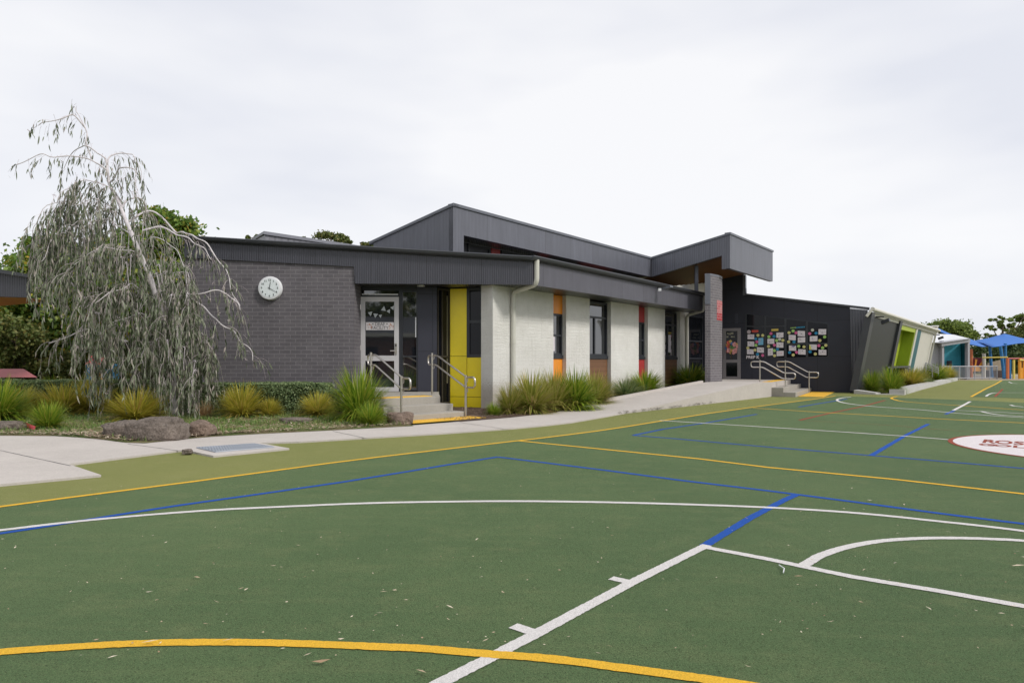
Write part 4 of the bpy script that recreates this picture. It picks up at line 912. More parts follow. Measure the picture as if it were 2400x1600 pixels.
for (pi, x0, y0, x1, y1, kind_, lab) in sheets:
    c_ = DP.px(*dpx((x0 + x1) / 2, (y0 + y1) / 2), .03); o = empty('picture_sheet', c_, '%s in the %s pane of the display window' % (lab, NAME[pi]), 'paper sheet', 'paper sheets on the display window')
    mb = MB(); sk = RR.uniform(-5, 5); dquad(mb, [(x0, y1 + sk), (x1, y1 - sk), (x1 + sk * .3, y0 - sk), (x0 + sk * .3, y0 + sk)], .024, .004); mb.build('paper', M_bpap if kind_ == 'b' else M_paper, o)
    mb = MB(); cx_, cy_ = x0 + (x1 - x0) * RR.uniform(.3, .7), y0 + (y1 - y0) * RR.uniform(.3, .7); r_ = 9
    dquad(mb, [(cx_ - r_, cy_ + r_), (cx_ + r_, cy_ + r_ * .6), (cx_ + r_ * .7, cy_ - r_), (cx_ - r_ * .8, cy_ - r_ * .8)], .027, .003)
    for j in range(4):
        xx = x0 + (x1 - x0) * RR.uniform(.15, .75); yy = y0 + (y1 - y0) * RR.uniform(.2, .85); dquad(mb, [(xx, yy + 2.5), (xx + RR.uniform(12, 34), yy + 2.5), (xx + 20, yy - 1), (xx, yy - 1)], .027, .003)
    if kind_ == 'p': dquad(mb, [(x0 + 60, y0 + 28), (x1 - 25, y0 + 24), (x1 - 25, y0 + 3), (x0 + 60, y0 + 6)], .027, .003)
    mb.build('drawing', M_dr[{'b': 'pink', 'p': 'purple', 'y': 'blue'}.get(kind_, RR.choice(['dark', 'purple', 'dark', 'pink']))], o)
    if kind_ == 'y':
        mb = MB(); dquad(mb, [(x0, y1 - 6), (x0 + 60, y1 - 8), (x0 + 25, y0 + 10), (x0, y0 + 10)], .026, .002); mb.build('yellow_corner', M_dr['yellow'], o)
M_dot = {'yellow': plain('yellow paper dot', (.58, .54, .22), .8, .05), 'blue': plain('blue paper dot', (.015, .22, .42), .8, .05), 'pink': plain('pink paper dot', (.60, .12, .28), .8, .05), 'green': plain('green paper dot', (.32, .55, .15), .8, .05), 'white': plain('white paper dot', (.5, .52, .45), .8, .05)}
dots = [[(530, 617, 'yellow'), (636, 619, 'yellow'), (483, 697, 'blue'), (509, 760, 'pink'), (487, 836, 'green'), (308, 894, 'yellow'), (466, 942, 'yellow'), (521, 1034, 'blue'), (635, 1059, 'pink')],
        [(817, 577, 'pink'), (772, 648, 'green'), (889, 640, 'blue'), (943, 731, 'green'), (1010, 705, 'white'), (1080, 727, 'yellow'), (895, 832, 'pink'), (765, 859, 'yellow'), (961, 921, 'blue'), (893, 953, 'green'), (897, 1065, 'yellow')],
        [(1216, 559, 'yellow'), (1305, 520, 'green'), (1371, 562, 'pink'), (1208, 760, 'yellow'), (1325, 762, 'blue'), (1430, 857, 'green'), (1547, 870, 'yellow'), (1229, 994, 'blue'), (1383, 990, 'pink'), (1309, 1050, 'yellow')],
        [(1733, 501, 'white'), (1672, 579, 'pink'), (1814, 570, 'blue'), (2003, 654, 'green'), (1895, 731, 'yellow'), (1874, 845, 'pink'), (2028, 838, 'yellow'), (1957, 892, 'green'), (1681, 979, 'blue'), (1796, 1028, 'yellow')]]
ORD = ['topmost', 'second', 'third', 'fourth', 'fifth', 'sixth', 'seventh', 'eighth', 'ninth', 'tenth', 'eleventh']
dn = Vector((DP.n.x, DP.n.y, 0))
for pi, dl_ in enumerate(dots):
    byc = {}
    for (x, y, c_) in sorted(dl_, key=lambda d: d[1]):
        byc.setdefault(c_, []).append((x, y))
    for c_, ll in byc.items():
        for i, (x, y) in enumerate(ll):
            o = MB().disc(DP.px(*dpx(x, y), .0225), dn, .056, .004, 14).build('paper_dot', M_dot[c_]); 
            tag(o, ('only %s paper dot in the %s display pane' % (c_, NAME[pi])) if len(ll) == 1 else ('%s of the %s paper dots in the %s display pane' % (ORD[i], c_, NAME[pi])), 'paper dot', 'round paper dots on the display window')
o = MB().disc(DP.px(*dpx(332, 540), .0225), dn, .073, .004, 20).build('paper_badge', plain('grey badge', (.42, .36, .38), .8, .3, 30)); tag(o, 'grey round badge at the top left of the display window', 'paper badge')
o = MB(); dquad(o, [(397, 553), (541, 550), (541, 500), (397, 503)], .024, .004); o = o.build('paper_heading', plain('red heading card', (.50, .07, .05), .8, .15, 40)); tag(o, 'red heading card at the top of the first display pane', 'paper heading')
o = MB(); dquad(o, [(830, 525), (984, 520), (982, 472), (828, 480)], .024, .004); o = o.build('paper_heading', plain('yellow heading card', (.58, .44, .10), .8, .1)); tag(o, 'yellow heading card at the top of the second display pane', 'paper heading')
mb = MB(); mbb = MB()
for k in range(10):
    x = 1262 + k * 32; y = 455 - k * 2.4; s_ = 11; (mb if k < 4 else mbb).ppoly(DP, [DP.sz(*dpx(x - s_, y + s_ * 1.2)), DP.sz(*dpx(x + s_ * .8, y + s_)), DP.sz(*dpx(x + s_, y - s_ * 1.1)), DP.sz(*dpx(x - s_ * .6, y - s_))], .024, .004)
r_ = empty('letter_garland', DP.px(*dpx(1400, 440), .03), 'row of small green and blue cut letters atop the third display pane', 'paper heading'); mb.build('green_letters', M_dot['green'], r_); mbb.build('blue_letters', plain('bright blue paper', (.03, .36, .62), .8, .05), r_)
o = text_mesh('PREP K', .155, 'window_lettering', M_paper, None, DP.px(*dpx(415, 1100), .026), (DP.d.x, DP.d.y, 0), (0, 0, 1), bold=.006, ext=.0015); tag(o, 'white letters PREP K at the bottom of the first display pane', 'lettering')

# far steps, landing and rails
fs = empty('far_steps', (REND.x, REND.y, 0), 'concrete landing and three low steps at the top end of the ramp', 'steps')
dW = Vector((DP.d.x, DP.d.y)); rd2 = Vector((RD.x, RD.y)); rn2 = Vector((RNn.x, RNn.y)); R2 = Vector((REND.x, REND.y))
ws_, wn_ = DP.pt(DP.su(1690), 0, .002), DP.pt(DP.su(1866), 0, .002)
wA, wB = Vector((ws_.x, ws_.y)), Vector((wn_.x, wn_.y))
cornerA = R2 + Vector((.02, .02)); topR = DP.pt(DP.su(1853), 0, .003); topR = Vector((topR.x, topR.y))
lp = [R2 + rd2 * .003, topR, wA - dW * .6, R2 + rn2 * (RW + .3) + rd2 * .003]
MB().prism([(p.x, p.y, -.05) for p in lp], (0, 0, F2 + .05)).build('landing', M_path, fs)
ed = (topR - R2).normalized(); sd = Vector((ed.y, -ed.x)); Lw = (topR - R2).length
for k in (1, 2):
    a = R2 + sd * (.36 * (k - 1)); b = topR + sd * (.36 * (k - 1)); h = (F2 + .0) * (3 - k) / 3
    qd = [a + ed * .12, a + sd * .36 + ed * .12, b + sd * .36 , b]
    MB().prism([(p.x, p.y, -.05) for p in qd], (0, 0, h + .05)).build('step', M_step, fs, bevel=.01)
MB().prism([(p.x, p.y, -.05) for p in (R2, R2 + sd * .3, R2 + sd * .3 + ed * .115, R2 + ed * .115)], (0, 0, .05)).build('edge_beam', M_step, fs)
f_a = R2 + sd * .74 + ed * .5
tactile('tactile_strip', f_a, ed, sd, Lw - .4, .75, .004, 'yellow tactile mat on the turf at the foot of the far steps')
tactile('tactile_strip', R2 - sd * .45 + ed * .1, ed, sd, Lw - .25, .3, F2, 'yellow tactile strip at the head of the far steps')
def gxy(u, v, z): p = G(u, v, z); return Vector((p.x, p.y))
RA_lo, RA_up = Vector((9.09, 21.85)), Vector((8.40, 22.27))
RB_lo, RB_up = gxy(1896.5, 920, .005), None
RB_up = RA_up + (RB_lo - RA_lo)
ax = (RA_lo - RA_up); 
handrail(RA_lo, RA_up, F2, .005, 'steel handrail at the end of the ramp beside the far steps', .69, .05, .19, .30, .02)
handrail(RB_lo, RB_up, F2, .005, 'steel handrail before the dark wall, right of the far steps', .69, .05, .19, .30, .02)

# ================================================================ FAR RIGHT: blocks, fence, sails, playground
def fbox(mb, u0, u1, v0, v1, Y, dep): a, b = P(u0, v0, Y), P(u1, v1, Y); mb.box(min(a.x, b.x), max(a.x, b.x), Y, Y + dep, min(a.z, b.z), max(a.z, b.z)); return mb
tb_ = empty('turquoise_block', P(2240, 889, 43), 'pale block with white roof and turquoise recessed wall beyond the dark wing', 'building')
fbox(MB(), 2180, 2213, 800, 889, 43.2, 6).build('grey_wall', M_lgrey, tb_)
fbox(MB(), 2213, 2252, 803, 889, 44.5, .3).build('turquoise_wall', M_turq, tb_); a, b = P(2252, 803, 44.5), P(2269, 803, 43.3)
mb = MB(); mb.hexa([(a.x, a.y, 0), (b.x, b.y, 0), (b.x + .1, b.y, 0), (a.x + .1, a.y + .1, 0), (a.x, a.y, 2.4), (b.x, b.y, 2.4), (b.x + .1, b.y, 2.4), (a.x + .1, a.y + .1, 2.4)]); mb.build('teal_return', M_teal, tb_)
for ua_, va_ in ((2208, 798), (2268.5, 795)): fbox(MB(), ua_, ua_ + 4.5, va_, 889, 42.9, .28).build('frame_post', M_lgrey, tb_)
a = P(2207, 806, 42.8); b = P(2274, 797, 42.8); mb = MB(); mb.hexa([(a.x, 42.8, a.z - .15), (b.x, 42.8, b.z - .12), (b.x, 44, b.z - .12), (a.x, 44, a.z - .15), (a.x, 42.8, a.z + .12), (b.x, 42.8, b.z + .12), (b.x, 44, b.z + .12), (a.x, 44, a.z + .12)]); mb.build('eave_beam', M_lgrey, tb_)
mb = MB(); mb.poly([P(2150, 801, 41), P(2207, 803, 42.7), P(2274, 793.5, 42.7), P(2236, 784, 52), P(2195, 782, 54)]); mb.build('roof', M_wroof, tb_)
fbox(MB(), 2226, 2231, 845, 889, 44.1, .3).build('door_panel', plain('grey maroon panel', (.07, .05, .07), .5, .1), tb_)
wb_ = empty('white_block', P(2215, 889, 60), 'small white rooftop block behind the cream gutter', 'building'); fbox(MB(), 2186, 2199, 764, 889, 60, 3).build('wall', M_cream, wb_); fbox(MB(), 2184, 2201, 762.5, 765, 59.8, 3.4).build('roof_cap', M_wroof, wb_)
# chrome stair rails by the wing
br_ = empty('ramp_rail', P(2180, 870, 38), 'pale tube rails of a small ramp beyond the cream wall', 'handrail')
mb = MB()
for k in range(4): mb.tube([P(2168 + 0 * k, 849 + k * 5, 37.5), P(2200, 862 + k * 4, 36.5)], .03, 6)
for u in (2170, 2185, 2199): mb.tube([P(u, 850 + (u - 2170) * .4, 37), P(u, 884, 37)], .03, 6)
mb.build('rail', M_galv, br_)
# fence
fe_ = empty('steel_fence', P(2270, 889, 42), 'low grey steel fence with fine bars in front of the turquoise wall', 'fence')
mb = MB(); A_, B_ = P(2212, 889, 42.0), P(2337, 886, 43.5)
zt_ = 1.1 - (858.5 - HZ) / FPX * 42.3; zb_ = 1.1 - (886 - HZ) / FPX * 42.3
mb.tube([(A_.x, A_.y, zt_), (B_.x, B_.y, zt_)], .035, 6); mb.tube([(A_.x, A_.y, zb_), (B_.x, B_.y, zb_)], .03, 6)
n_ = 60
bars = MB()
for k in range(n_ + 1):
    p = A_.lerp(B_, k / n_); bars.tube([(p.x, p.y, zb_), (p.x, p.y, zt_)], .009, 4, False)
mb.build('rails', M_galv, fe_); bars.build('bars', M_galv, fe_)
for k in range(8):
    p = A_.lerp(B_, k / 7); MB().tube([(p.x, p.y, -.02), (p.x, p.y, zt_ + .03)], .035, 6).build('post', M_galv, fe_)
# sand edge beyond the turf
sheet('sand_border', [P(2215, 900, 40.4)[:2], (60, 38), (90, 46), (60, 60), (26, 60), P(2215, 900, 44)[:2]], -.015, M_sand)
# sails
def sail(pts, lab, th=.02):
    c_ = sum(pts, Vector()) / len(pts); r_ = empty('shade_sail', (c_.x, c_.y, 0), lab, 'shade sail', 'blue shade sails over the playground'); mb = MB(); n = 8
    a, b, c, d = pts
    idx = {}
    for i in range(n + 1):
        for j in range(n + 1):
            p = a.lerp(b, i / n).lerp(d.lerp(c, i / n), j / n); x_, y_ = i / n, j / n
            sg_ = .25 * (4 * x_ * (1 - x_) + 4 * y_ * (1 - y_)) - .0
            m = (a + b + c + d) / 4; pull = .12 * (1 - abs(2 * x_ - 1)) * (abs(2 * y_ - 1) ** 2) + .12 * (1 - abs(2 * y_ - 1)) * (abs(2 * x_ - 1) ** 2)
            p = p.lerp(m, pull); idx[i, j] = len(mb.v); mb.v.append(tuple(p))
    for i in range(n):
        for j in range(n): mb.f.append((idx[i, j], idx[i + 1, j], idx[i + 1, j + 1], idx[i, j + 1]))
    o = mb.build('cloth', M_sail, r_, smooth=True); s_ = o.modifiers.new('thick', 'SOLIDIFY'); s_.thickness = th; return r_
s1 = sail([P(2276, 800, 54), P(2354, 782, 56), P(2440, 800, 54), P(2326, 814, 44)], 'large blue shade sail with a raised back corner above the climbing frame')
s2 = sail([P(2262, 806, 47), P(2272, 794, 55), P(2330, 813.5, 50), P(2300, 813, 44)], 'smaller blue shade sail beside the white roof, left of the large sail')
s3 = sail([P(2176, 768, 64), P(2188, 764, 66), P(2250, 793, 70), P(2236, 790, 60)], 'far blue shade sail glimpsed above the white roof')
def post(pts, r, name, mat, lab, cat='post', group=None):
    o = MB().tube(pts, r, 10); c_ = Vector(pts[0]); o2 = empty(name, c_, lab, cat, group); o.build('pole', mat, o2); MB().disc(Vector(pts[-1]) - Vector((0, 0, .02)), (0, 0, 1), r if isinstance(r, float) else r[-1], .06, 10).build('cap', mat, o2); return o2
for (u0, u1, v0, v1, Y, r, lab) in ((2320, 2325, 813, 888, 47, .095, 'blue sail post, leftmost of the three behind the play bars'), (2345, 2354, 813, 888, 44.5, .095, 'leaning blue sail post in the middle beside the orange play post'), (2356, 2356, 806, 888, 47, .095, 'blue sail post, rightmost of the three, behind the orange play post')):
    post([P(u1, v1, Y), P(u0, v0, Y)], r, 'sail_post', M_bpost, lab, 'sail post', 'blue posts holding the shade sails')
ld_ = empty('ladder', P(2353, 888, 44), 'blue ladder hanging beside the leaning sail post', 'ladder'); mb = MB()
for u in (2350, 2357): mb.tube([P(u, 858, 44), P(u, 887, 44)], .03, 6)
for k in range(7): mb.tube([P(2350, 860 + k * 4, 44), P(2357, 860 + k * 4, 44)], .025, 6)
mb.build('rungs', M_bpost, ld_)
pg = empty('climbing_frame', P(2290, 886, 46), 'play tower with red and orange sunburst panel behind the fence', 'climbing frame')
fbox(MB(), 2274, 2303, 838, 870, 46, .1).build('sunburst_panel', M_mar, pg)
mb = MB(); c_ = P(2284, 870, 45.9)
for k in range(5):
    a = rad(15 + k * 34); d1_ = Vector((math.cos(a - .09), 0, math.sin(a - .09))); d2_ = Vector((math.cos(a + .09), 0, math.sin(a + .09))); mb.prism([c_ + d1_ * .25, c_ + d1_ * .85, c_ + d2_ * .85, c_ + d2_ * .25], (0, -.03, 0))
mb.prism([c_ + Vector((.42 * math.cos(a), 0, .42 * math.sin(a))) for a in [rad(x) for x in range(0, 181, 15)]], (0, -.05, 0)); mb.build('sun_rays', M_ora, pg)
for u, m_, v in ((2276, M_or, 818), (2306, M_cream, 828)): MB().tube([P(u, 886, 45.8), P(u, v, 45.8)], .11, 8).build('post', m_, pg)
cw = empty('climbing_wall', P(2330, 886, 48), 'sand coloured low climbing wall among the blue posts', 'climbing wall'); mb = MB(); mb.prism([P(2304, 868, 48), P(2348, 868, 48), P(2348, 843, 48), P(2318, 850, 48)], (0, .15, 0)); mb.build('panel', M_sand, cw); fbox(MB(), 2318, 2350, 868, 886, 47.5, .5).build('base', plain('dark brown base', (.06, .04, .035), .8, .2), cw)
mbf = empty('monkey_bars', P(2365, 887, 43.5), 'orange, red and yellow play bars with posts at the frame edge', 'play bars')
for (u, m_, v, r) in ((2361.5, M_or, 839, .09), (2376, M_ypost, 843, .07), (2390, M_ora, 839, .09), (2400, M_ora, 841, .07), (2367, M_bpost, 842, .07), (2394.5, M_ora, 862, .08)):
    o = MB().tube([P(u, 887.5, 43), P(u, v, 43)], r, 8).build('post', m_, mbf)
mb = MB(); mb.tube([P(2303, 838, 44), P(2362, 837, 43)], .05, 8); mb.build('yellow_bar', M_ypost, mbf)
MB().tube([P(2362, 840, 43), P(2410, 840, 43)], .05, 8).build('red_bar', M_rp, mbf); MB().tube([P(2390, 843.5, 42.9), P(2420, 843.5, 42.9)], .05, 8).build('yellow_bar', M_ypost, mbf)
# grey picnic box in front of lime recess
bn = empty('dark_bench', EP(2120, 0.0) + Vector((.5, -.2, 0)), 'dark outdoor table and planter before the lime green recess', 'table'); q0, q1 = EP(2100, .05), EP(2150, .05)
q0.z = q1.z = 0
mb = MB(); n3_ = Vector((nf.x, nf.y, 0)); 
mb.hexa([q0 + n3_ * .2 + Vector((0, 0, .85)), q1 + n3_ * .2 + Vector((0, 0, .85)), q1 - n3_ * .3 + Vector((0, 0, .85)), q0 - n3_ * .3 + Vector((0, 0, .85)), q0 + n3_ * .2 + Vector((0, 0, .93)), q1 + n3_ * .2 + Vector((0, 0, .93)), q1 - n3_ * .3 + Vector((0, 0, .93)), q0 - n3_ * .3 + Vector((0, 0, .93))]); mb.build('table_top', M_frame, bn)
for f in (.03, .3, .5, .62, .97):
    p = q0.lerp(q1, f); MB().tube([p, p + Vector((0, 0, .85))], .05, 6).build('leg', M_frame, bn)
p = q0.lerp(q1, .66); p2 = q0.lerp(q1, .95); MB().hexa([p + n3_ * .25, p2 + n3_ * .25, p2 - n3_ * .2, p - n3_ * .2, p + n3_ * .25 + Vector((0, 0, .82)), p2 + n3_ * .25 + Vector((0, 0, .82)), p2 - n3_ * .2 + Vector((0, 0, .82)), p - n3_ * .2 + Vector((0, 0, .82))]).build('planter', M_eastd, bn)
# kerbed bed in front of the wing
kb = gp([(2001, 922.5), (2052, 924.5), (2120, 925.5), (2160, 913), (2245, 891.5)])
kr = empty('bed_kerb', kb[2], 'pale concrete kerb around the tussock bed by the leaning wall', 'kerb'); mb = MB()
for a, b, h0, h1, wd in ((kb[0], kb[1], .14, .06, .35), (kb[1], kb[2], .03, .05, .12), (kb[2], kb[3], .18, .17, .45), (kb[3], kb[4], .17, .15, .45)):
    d = (b - a).normalized(); n_ = Vector((-d.y, d.x, 0)) * wd
    mb.hexa([a, b, b + n_, a + n_, a + Vector((0, 0, h0)), b + Vector((0, 0, h1)), b + n_ + Vector((0, 0, h1)), a + n_ + Vector((0, 0, h0))])
mb.build('kerb_stones', M_kerb, kr)
sheet('wing_bed', [p[:2] for p in kb] + [(TB + E2 * 16)[:], (TB)[:]], .02, M_mulch)

# ================================================================ LEFT BACKGROUND
lb = empty('left_building', P(30, 889, 14), 'corner of a dark ribbed roof with orange soffit at the left edge', 'building')
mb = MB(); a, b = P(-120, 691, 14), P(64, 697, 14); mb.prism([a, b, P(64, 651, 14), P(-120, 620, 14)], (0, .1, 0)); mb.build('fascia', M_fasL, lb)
mb = MB(); mb.prism([P(-120, 621, 13.9), P(70, 651, 13.9), P(84, 645, 13.9), P(-120, 612, 13.9)], (0, 6, .0)); mb.build('roof_edge', M_trim, lb)
z_ = P(64, 697, 14).z + .01; MB().poly([P(-120, 691, 14.1), P(64, 697, 14.1), (P(64, 697, 14).x - .2, 15.0, z_), (-16.5, 18.5, z_)]).build('soffit', M_osof, lb)
pv = empty('pink_pavilion', P(20, 890, 17), 'low pavilion with faded red roof seen over the hedge at left', 'pavilion'); mb = MB()
mb.hexa([P(-140, 884, 16), P(88, 884, 16), P(60, 882, 18), P(-140, 882, 18), P(-120, 866, 16.8), P(56, 864.5, 16.8), P(52, 864, 17.2), P(-120, 864, 17.2)]); mb.build('roof', M_pink, pv)
mb = MB()
for u in (-100, -20, 30, 80): a = P(u, 884, 16.2); mb.tube([(a.x, a.y, -.03), a], .06, 6)
mb.build('posts', M_bark, pv)
cb = empty('play_cubby', P(225, 889, 16.6), 'red roofed cubby house with blue walls behind the weeping tree', 'cubby house')
mb = MB(); mb.hexa([P(200, 853, 16.3), P(252, 853, 16.3), P(252, 853, 17.2), P(200, 853, 17.2), P(214, 833, 16.6), P(244, 838, 16.6), P(244, 838, 16.9), P(214, 833, 16.9)]); mb.build('roof', plain('red cubby roof', (.55, .06, .08), .5, .1), cb)
fbox(MB(), 202, 250, 853, 896, 16.5, .6).build('wall', M_pbl, cb)
fbox(MB(), 226, 240, 862, 894, 16.46, .03).build('door', M_ora, cb)

# pop-up roof box behind the entry roof
rb = empty('rooftop_box', P(650, 560, 22), 'small grey ribbed rooftop volume behind the brick wall roof', 'roof structure')
mb = MB(); mb.prism([P(596, 600, 22), P(621, 600, 20.5), P(621, 551, 20.5), P(596, 561, 22)], (.1, .1, 0)); mb.prism([P(621, 600, 20.5), P(900, 600, 24), P(900, 590, 24), P(621, 551, 20.5)], (0, .2, 0)); mb.build('ribbed_side', ribbed('pale ribs', (.19, .19, .215), .22, strength=1), rb)
mb = MB(); mb.prism([P(590, 566, 22.2), P(618.6, 547.5, 20.4), P(618.6, 541.5, 20.4), P(588, 560, 22.2)], (.05, .3, 0)); mb.prism([P(618.6, 549, 20.4), P(900, 590, 24), P(900, 584, 24), P(618.6, 541.5, 20.4)], (0, .6, 0)); mb.build('capping', plain('pale capping', (.20, .205, .235), .45, .06), rb)

# ---------------------------------------------------------------- plants
def blade(mb, base_, ang, ln, wd, lean, droop, seg=5):
    d = Vector((math.cos(ang), math.sin(ang), 0)); p = Vector(base_); el = math.pi / 2 - lean; s_ = Vector((-d.y, d.x, 0)); i0 = len(mb.v)
    for k in range(seg + 1):
        t = k / seg; wk = wd * (1 - t ** 2.2) ** .8 if t < 1 else .0005
        mb.v += [tuple(p - s_ * wk), tuple(p + s_ * wk)]
        if k: q = i0 + 2 * k; mb.f.append((q - 2, q - 1, q + 1, q))
        p = p + (d * math.cos(el) + Vector((0, 0, math.sin(el)))) * (ln / seg); el -= droop / seg
def tussock_mesh(n, seed, mat, lean=.9, droop=1.0, wd=.006, dead=0):
    r = random.Random(seed); mb = MB()
    for _ in range(n):
        a = r.uniform(0, 2 * math.pi); q = r.random() ** .5; rr_ = .16 * math.sqrt(r.random())
        blade(mb, (rr_ * math.cos(a), rr_ * math.sin(a), 0), a + r.uniform(-.4, .4), r.uniform(.78, 1.08), wd * r.uniform(.6, 1.3), lean * q * r.uniform(.7, 1.1), droop * r.uniform(.35, 1.25) * (.4 + .6 * q))
    me = bpy.data.meshes.new('tussock'); me.from_pydata(mb.v, [], mb.f); me.materials.append(mat); me.update(); return me
GM = {k: [tussock_mesh(n, s, m, ln, dr2, w_) for s in (1, 2)] for k, (m, n, ln, dr2, w_) in dict(gold=(M_ggold, 1000, 1.4, .9, .015), green=(M_ggreen, 1300, 1.45, 1.2, .015), olive=(M_golive, 1100, 1.4, 1.0, .015), blue=(M_gblue, 1000, 1.45, 1.4, .015), straw=(M_gstraw, 500, 1.35, 1.0, .011), fine=(M_ggreen, 700, 1.35, .9, .015)).items()}
DM = tussock_mesh(240, 9, M_gstraw, 1.4, 1.2, .010)
tl = [  # u, base v, width px, height px, z, kind, dead skirt, label
    (-5, 985, 125, 95, .03, 'green', 0, 'large green tussock cut by the left edge of the garden'),
    (48, 972, 88, 68, .03, 'gold', 0, 'olive gold tussock beside the green one at the left edge'),
    (147, 970, 120, 72, .03, 'gold', 1, 'wide golden tussock before the left hedge'),
    (113, 1003, 78, 66, .03, 'fine', 0, 'small fresh green tussock nearest the path at left'),
    (222, 968, 95, 88, .03, 'gold', 1, 'golden tussock at the left skirt of the weeping tree'),
    (318, 985, 110, 74, .03, 'gold', 0, 'golden tussock hidden under the weeping branches above the boulders'),
    (368, 968, 74, 66, .03, 'gold', 0, 'bronze tussock deep under the weeping tree'),
    (480, 978, 44, 42, .03, 'straw', 0, 'dry straw coloured tuft at the foot of the tree stake'),
    (496, 964, 56, 62, .03, 'gold', 0, 'narrow golden tussock just right of the tree stake'),
    (567, 976, 92, 78, .03, 'gold', 0, 'big golden tussock in front of the hedge below the clock'),
    (632, 974, 52, 42, .03, 'gold', 0, 'low golden tussock below the clock beside the bigger one'),
    (745, 974, 76, 56, .03, 'gold', 1, 'golden brown tussock at the right end of the hedge'),
    (842, 984, 124, 120, .03, 'green', 0, 'largest green tussock left of the entry steps'),
    (868, 995, 68, 56, .03, 'fine', 0, 'small yellow green tussock in front of the largest one by the steps'),
    (1157, 972, 40, 30, .03, 'fine', 0, 'tiny bright green tuft at the foot of the white corner'),
    (1196, 968, 62, 66, .03, 'olive', 1, 'straw skirted tussock under the cream downpipe'),
    (1246, 966, 92, 92, .03, 'olive', 1, 'tall olive tussock left of the orange panel'),
    (1298, 958, 80, 88, .05, 'olive', 0, 'olive tussock right before the orange panel'),
    (1346, 956, 92, 86, .05, 'green', 0, 'bright green tussock right of the orange panel'),
    (1394, 948, 76, 76, .05, 'olive', 1, 'dry olive tussock under the first tall window'),
    (1468, 935, 82, 46, .05, 'blue', 0, 'grey green drooping tussock below the red panel'),
    (1512, 927, 78, 56, .08, 'green', 0, 'green tussock against the red panel'),
    (1616, 908, 84, 54, .22, 'green', 0, 'green tussock at the ramp top beside the brick pillar'),
    (2044, 918, 50, 50, .03, 'green', 0, 'green tussock at the foot of the leaning corner post'),
    (2090, 921, 58, 62, .03, 'green', 0, 'dark green tussock, fullest in the bed by the leaning wall'),
    (2133, 903, 62, 42, .03, 'gold', 0, 'yellow green tussock behind the fullest one by the leaning wall'),
    (2156, 899, 44, 38, .03, 'olive', 0, 'olive tussock below the planter at the lime recess'),
    (2190, 893, 62, 40, .03, 'green', 0, 'green tussock near the far end of the wing bed'),
    (2220, 889.5, 44, 34, .03, 'gold', 0, 'last yellow green tussock at the far end of the wing bed'),
    (2176, 901, 34, 16, .03, 'blue', 0, 'low grey green mound on the wing bed kerb'),
    (128, 892, 80, 62, .0, 'fine', 0, 'strappy green plant behind the hedge near the pink roof')]
RT = random.Random(21)
for (u, v, wpx, hpx, z, k, dead, lab) in tl:
    wpx *= 1.22 if 1180 < u < 1700 else (1.1 if u < 1100 else 1)
    p = G(u, v, z) if 'strappy' not in lab else P(u, 905, 19); 
    if 'strappy' in lab: p.z = .0; hpx += 0
    sx = wpx / FPX * p.y / 1.45; sz_ = hpx / FPX * p.y / .92
    me = GM[k][RT.randrange(2)]; o = bpy.data.objects.new('grass_tussock', None); COL.objects.link(o); o.location = p
    tag(o, lab, 'tussock', 'ornamental grass tussocks in the garden beds')
    rs_ = sorted(math.hypot(q.co.x, q.co.y) for q in me.vertices); zs_ = sorted(q.co.z for q in me.vertices); sx = 1.0 * wpx / FPX * p.y / 2 / rs_[int(len(rs_) * .78)]; sz_ = hpx / FPX * p.y / zs_[int(len(zs_) * .992)]
    c_ = bpy.data.objects.new('blades', me); COL.objects.link(c_); c_.parent = o; c_.rotation_euler = (0, 0, RT.uniform(0, 6)); c_.scale = (sx, sx, sz_)
    if dead:
        c_ = bpy.data.objects.new('dry_skirt', DM); COL.objects.link(c_); c_.parent = o; c_.rotation_euler = (0, 0, RT.uniform(0, 6)); c_.scale = (sx * .85, sx * .85, sz_ * .55)

def leafcard(mb, c, sz_, r, asp=.6):
    a = Vector((r.gauss(0, 1), r.gauss(0, 1), r.gauss(0, 1))).normalized(); b = a.orthogonal().normalized()
    ang = r.uniform(0, 6.28); b = b * math.cos(ang) + a.cross(b) * math.sin(ang); q = a.cross(b) * asp
    i = len(mb.v); mb.v += [tuple(c - b * sz_), tuple(c + q * sz_), tuple(c + b * sz_), tuple(c - q * sz_)]; mb.f.append((i, i + 1, i + 2, i + 3))
def hedge(name, x0, x1, y0, y1, h, n, lab, seed):
    r = random.Random(seed); o = empty(name, ((x0 + x1) / 2, y0, 0), lab, 'hedge', 'clipped hedges'); mb = MB()
    top = lambda x, y: h * (1 + .05 * noise.noise(Vector((x * 1.3, y, seed))) + .03 * noise.noise(Vector((x * 5, y * 5, seed))))
    for _ in range(n):
        x = r.uniform(x0, x1); f = r.random()
        if f < .45: y = y0 + abs(r.gauss(0, .05)) ; z = r.uniform(.02, 1) * top(x, y); y += .08 * noise.noise(Vector((x * 2, z * 3, 5))) + .1 * max(0, (z / h - .85)) * 2
        elif f < .9: y = r.uniform(y0, y1); z = top(x, y) - abs(r.gauss(0, .03))
        else: y = r.uniform(y0, y1); x = r.choice((x0, x1)) + r.gauss(0, .04); z = r.uniform(0.02, h)
        leafcard(mb, Vector((x, y, z)), r.uniform(.016, .032), r, .5)
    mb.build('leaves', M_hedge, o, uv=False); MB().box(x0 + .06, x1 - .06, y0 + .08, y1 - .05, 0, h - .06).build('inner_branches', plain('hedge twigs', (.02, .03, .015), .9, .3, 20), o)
hedge('clipped_hedge', -6.8, -3.95, 13.6, 14.4, .66, 26000, 'clipped dark green hedge below the brick wall and clock', 2)
hedge('clipped_hedge', -12.2, -7.6, 14.0, 15.0, .70, 30000, 'clipped grey green hedge left of the weeping tree', 3)
